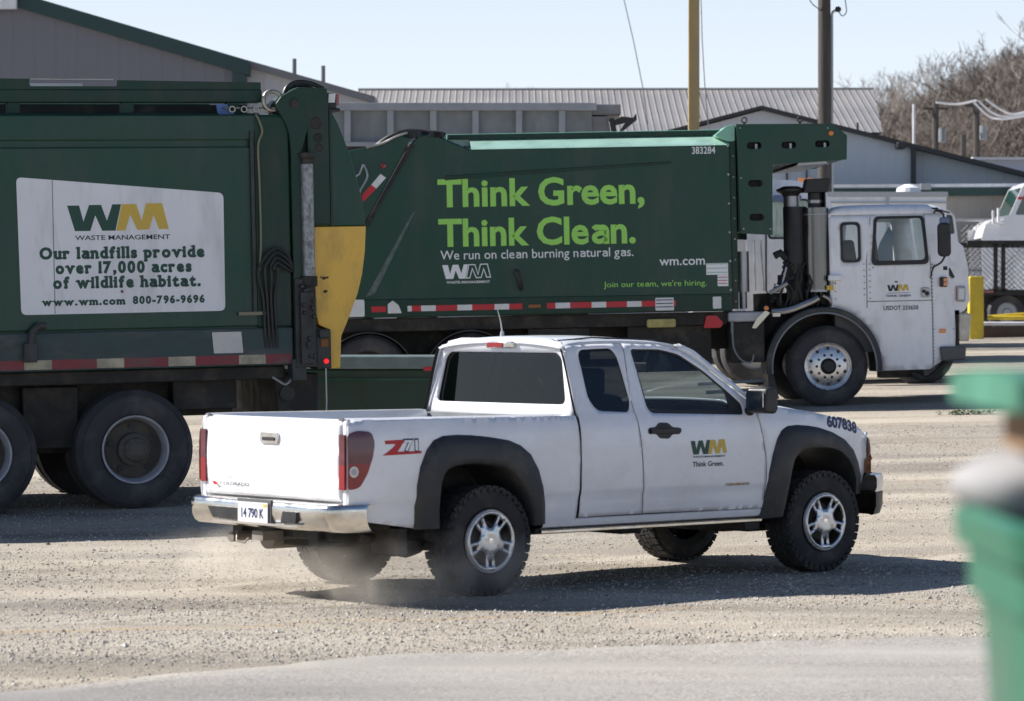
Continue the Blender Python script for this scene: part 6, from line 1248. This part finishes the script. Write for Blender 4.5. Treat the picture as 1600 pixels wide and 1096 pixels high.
# ------------------------------------------------------------------ overfilled green bin close to the camera
bz = ground(.8, 3.5)
BN = thing('bin', 'green wheelie bin overfilled with bags close in front at the right edge', 'bin', (.825, 3.5, bz))
rim = 1.63 - bz
def ring(hw, hd, z, r=.06, n=4): return [(x, y, z) for x, y in rrect(-hw, hw, -hd, hd, r, n)]
b = MB(); b.rows([ring(.235, .18, .05), ring(.284, .225, rim - .14), ring(.290, .23, rim - .10), ring(.300, .24, rim - .10), ring(.300, .24, rim - .05), ring(.312, .255, rim - .045), ring(.316, .258, rim - .01), ring(.303, .245, rim), ring(.273, .225, rim - .01), ring(.253, .20, rim - .2), ring(.235, .18, .10)], closed=True)
b.add(ring(.235, .18, .05), [list(range(20))]); bb = b.build('body', M['bin'], BN, smooth=True, angle=40)
for k in (-.10, .10): b = MB(); b.prism([(k - .03, .15), (k + .03, .15), (k + .035, rim - .16), (k - .035, rim - .16)], -.228, -.14); b.build('front_rib', M['bin'], bb, bevel=.02)
b = MB(); b.cyl((-.26, .25, .10), (-.20, .25, .10), .10, 20); b.cyl((.20, .25, .10), (.26, .25, .10), .10, 20); b.cyl((-.2, .25, .10), (.2, .25, .10), .012, 8); b.box(-.2, .2, -.22, .2, 0, .05); b.build('wheel', M['black'], BN, bevel=.01)
lid = 1.757 - bz
b = MB(); b.rows([[(x, y, lid + .02 + .01 * math.cos(y * 6) + .05 * (x + .3) * .1) for x in (-.305, -.30, -.1, .1, .3, .32)] for y in (-.26, -.255, -.1, .1, .22, .26)]); b.box(-.31, .32, -.27, -.245, lid - .012, lid + .022); b.box(-.31, -.29, -.26, .26, lid - .012, lid + .022); ld_ = b.build('lid', mat('pale_green_lid', (.05, .18, .12), .5, var=.1, vs=8), BN, solid=.012)
b = MB(); b.cyl((-.17, -.275, lid + .004), (-.17, -.268, lid + .004), .012, 12); b.build('rivet', M['alu'], ld_)  # bright metal disc put in as the highlight spot on the lid
def bag(name, c, r, m, seed, lab, cat):
    rnd = random.Random(seed); b = MB(); n, k = 18, 10; rws = []
    for j in range(k + 1):
        th = math.pi * j / k; rws.append([(c[0] + r[0] * math.sin(th) * math.cos(a) * f, c[1] + r[1] * math.sin(th) * math.sin(a) * f, c[2] + r[2] * math.cos(th)) for a, f in [(2 * math.pi * i / n, 1 + .22 * (vnoise(i * .9 + seed, j * .9) - .5)) for i in range(n)]])
    b.rows(rws, closed=True); o = b.build(name, m, smooth=True, angle=180); o.modifiers.new('smooth', 'SUBSURF').levels = 1; return tag(o, lab, cat)
bag('rubbish_bag', (.70, 3.63, 1.650), (.205, .11, .062), M['bagwhite'], 1, 'white plastic bag bulging over the green bin rim at its left', 'rubbish bag')
bag('rubbish_bag', (.84, 3.45, 1.64), (.18, .15, .075), M['bagpink'], 2, 'pink paper rubbish piled in the middle of the green bin', 'rubbish bag')
bag('rubbish_bag', (.74, 3.67, 1.665), (.15, .08, .07), M['bagtan'], 5, 'tan paper sack behind the white bag in the green bin', 'rubbish bag')
b = MB(); b.box(-.18, .2, -.12, .12, 0, .050); o = b.build('cardboard_box', M['card'], bevel=.004); o.location = (.745, 3.56, 1.692); tag(o, 'flat brown cardboard box propping up the green bin lid', 'box')

# ------------------------------------------------------------------ dust thrown up by the rear wheels
def dust(name, c, r, dens_, seed, lab):
    b = MB(); n, k = 24, 14
    b.rows([[(r[0] * math.sin(math.pi * j / k) * math.cos(2 * math.pi * i / n), r[1] * math.sin(math.pi * j / k) * math.sin(2 * math.pi * i / n), r[2] * math.cos(math.pi * j / k)) for i in range(n)] for j in range(k + 1)], closed=True)
    m = bpy.data.materials.new(name); m.use_nodes = True; nn = m.node_tree; L = nn.links; nn.nodes.remove(nn.nodes['Principled BSDF']); out = nn.nodes['Material Output']
    v = nn.nodes.new('ShaderNodeVolumePrincipled'); v.inputs['Color'].default_value = (.98, .92, .83, 1); v.inputs['Anisotropy'].default_value = .2
    tc = nn.nodes.new('ShaderNodeTexCoord'); mp = nn.nodes.new('ShaderNodeMapping'); mp.inputs['Scale'].default_value = (1 / r[0], 1 / r[1], 1 / r[2]); L.new(tc.outputs['Object'], mp.inputs[0])
    ln = nn.nodes.new('ShaderNodeVectorMath'); ln.operation = 'LENGTH'; L.new(mp.outputs[0], ln.inputs[0])
    f = nn.nodes.new('ShaderNodeMapRange'); f.inputs[1].default_value = .15; f.inputs[2].default_value = 1; f.inputs[3].default_value = 1; f.inputs[4].default_value = 0; L.new(ln.outputs['Value'], f.inputs[0])
    t = nn.nodes.new('ShaderNodeTexNoise'); t.inputs['Scale'].default_value = 3.2; t.inputs['Detail'].default_value = 4; t.inputs['Distortion'].default_value = .6
    m3 = nn.nodes.new('ShaderNodeMapping'); m3.inputs['Location'].default_value = (seed, seed * .7, 0); L.new(tc.outputs['Object'], m3.inputs[0]); L.new(m3.outputs[0], t.inputs[0])
    g_ = nn.nodes.new('ShaderNodeMapRange'); g_.inputs[1].default_value = .42; g_.inputs[2].default_value = .72; L.new(t.outputs[0], g_.inputs[0])
    a = nn.nodes.new('ShaderNodeMath'); a.operation = 'MULTIPLY'; L.new(f.outputs[0], a.inputs[0]); L.new(g_.outputs[0], a.inputs[1])
    c2 = nn.nodes.new('ShaderNodeMath'); c2.operation = 'MULTIPLY'; c2.inputs[1].default_value = dens_; L.new(a.outputs[0], c2.inputs[0]); L.new(c2.outputs[0], v.inputs['Density']); L.new(v.outputs[0], out.inputs['Volume'])
    o = b.build(name, m, smooth=True, angle=180); o.location = PK.matrix_world @ Vector(c); o.rotation_euler = (0, 0, R(40.6)); o['kind'] = 'stuff'; o['label'] = lab
dust('dust_cloud', (-.55, -.85, .19), (1.35, .65, .30), 2.4, 2.3, 'pale dust kicked up around the pickup right rear wheel')
dust('dust_cloud', (-.55, .80, .19), (1.35, .8, .28), 1.7, 8.1, 'pale dust kicked up around the pickup left rear wheel')
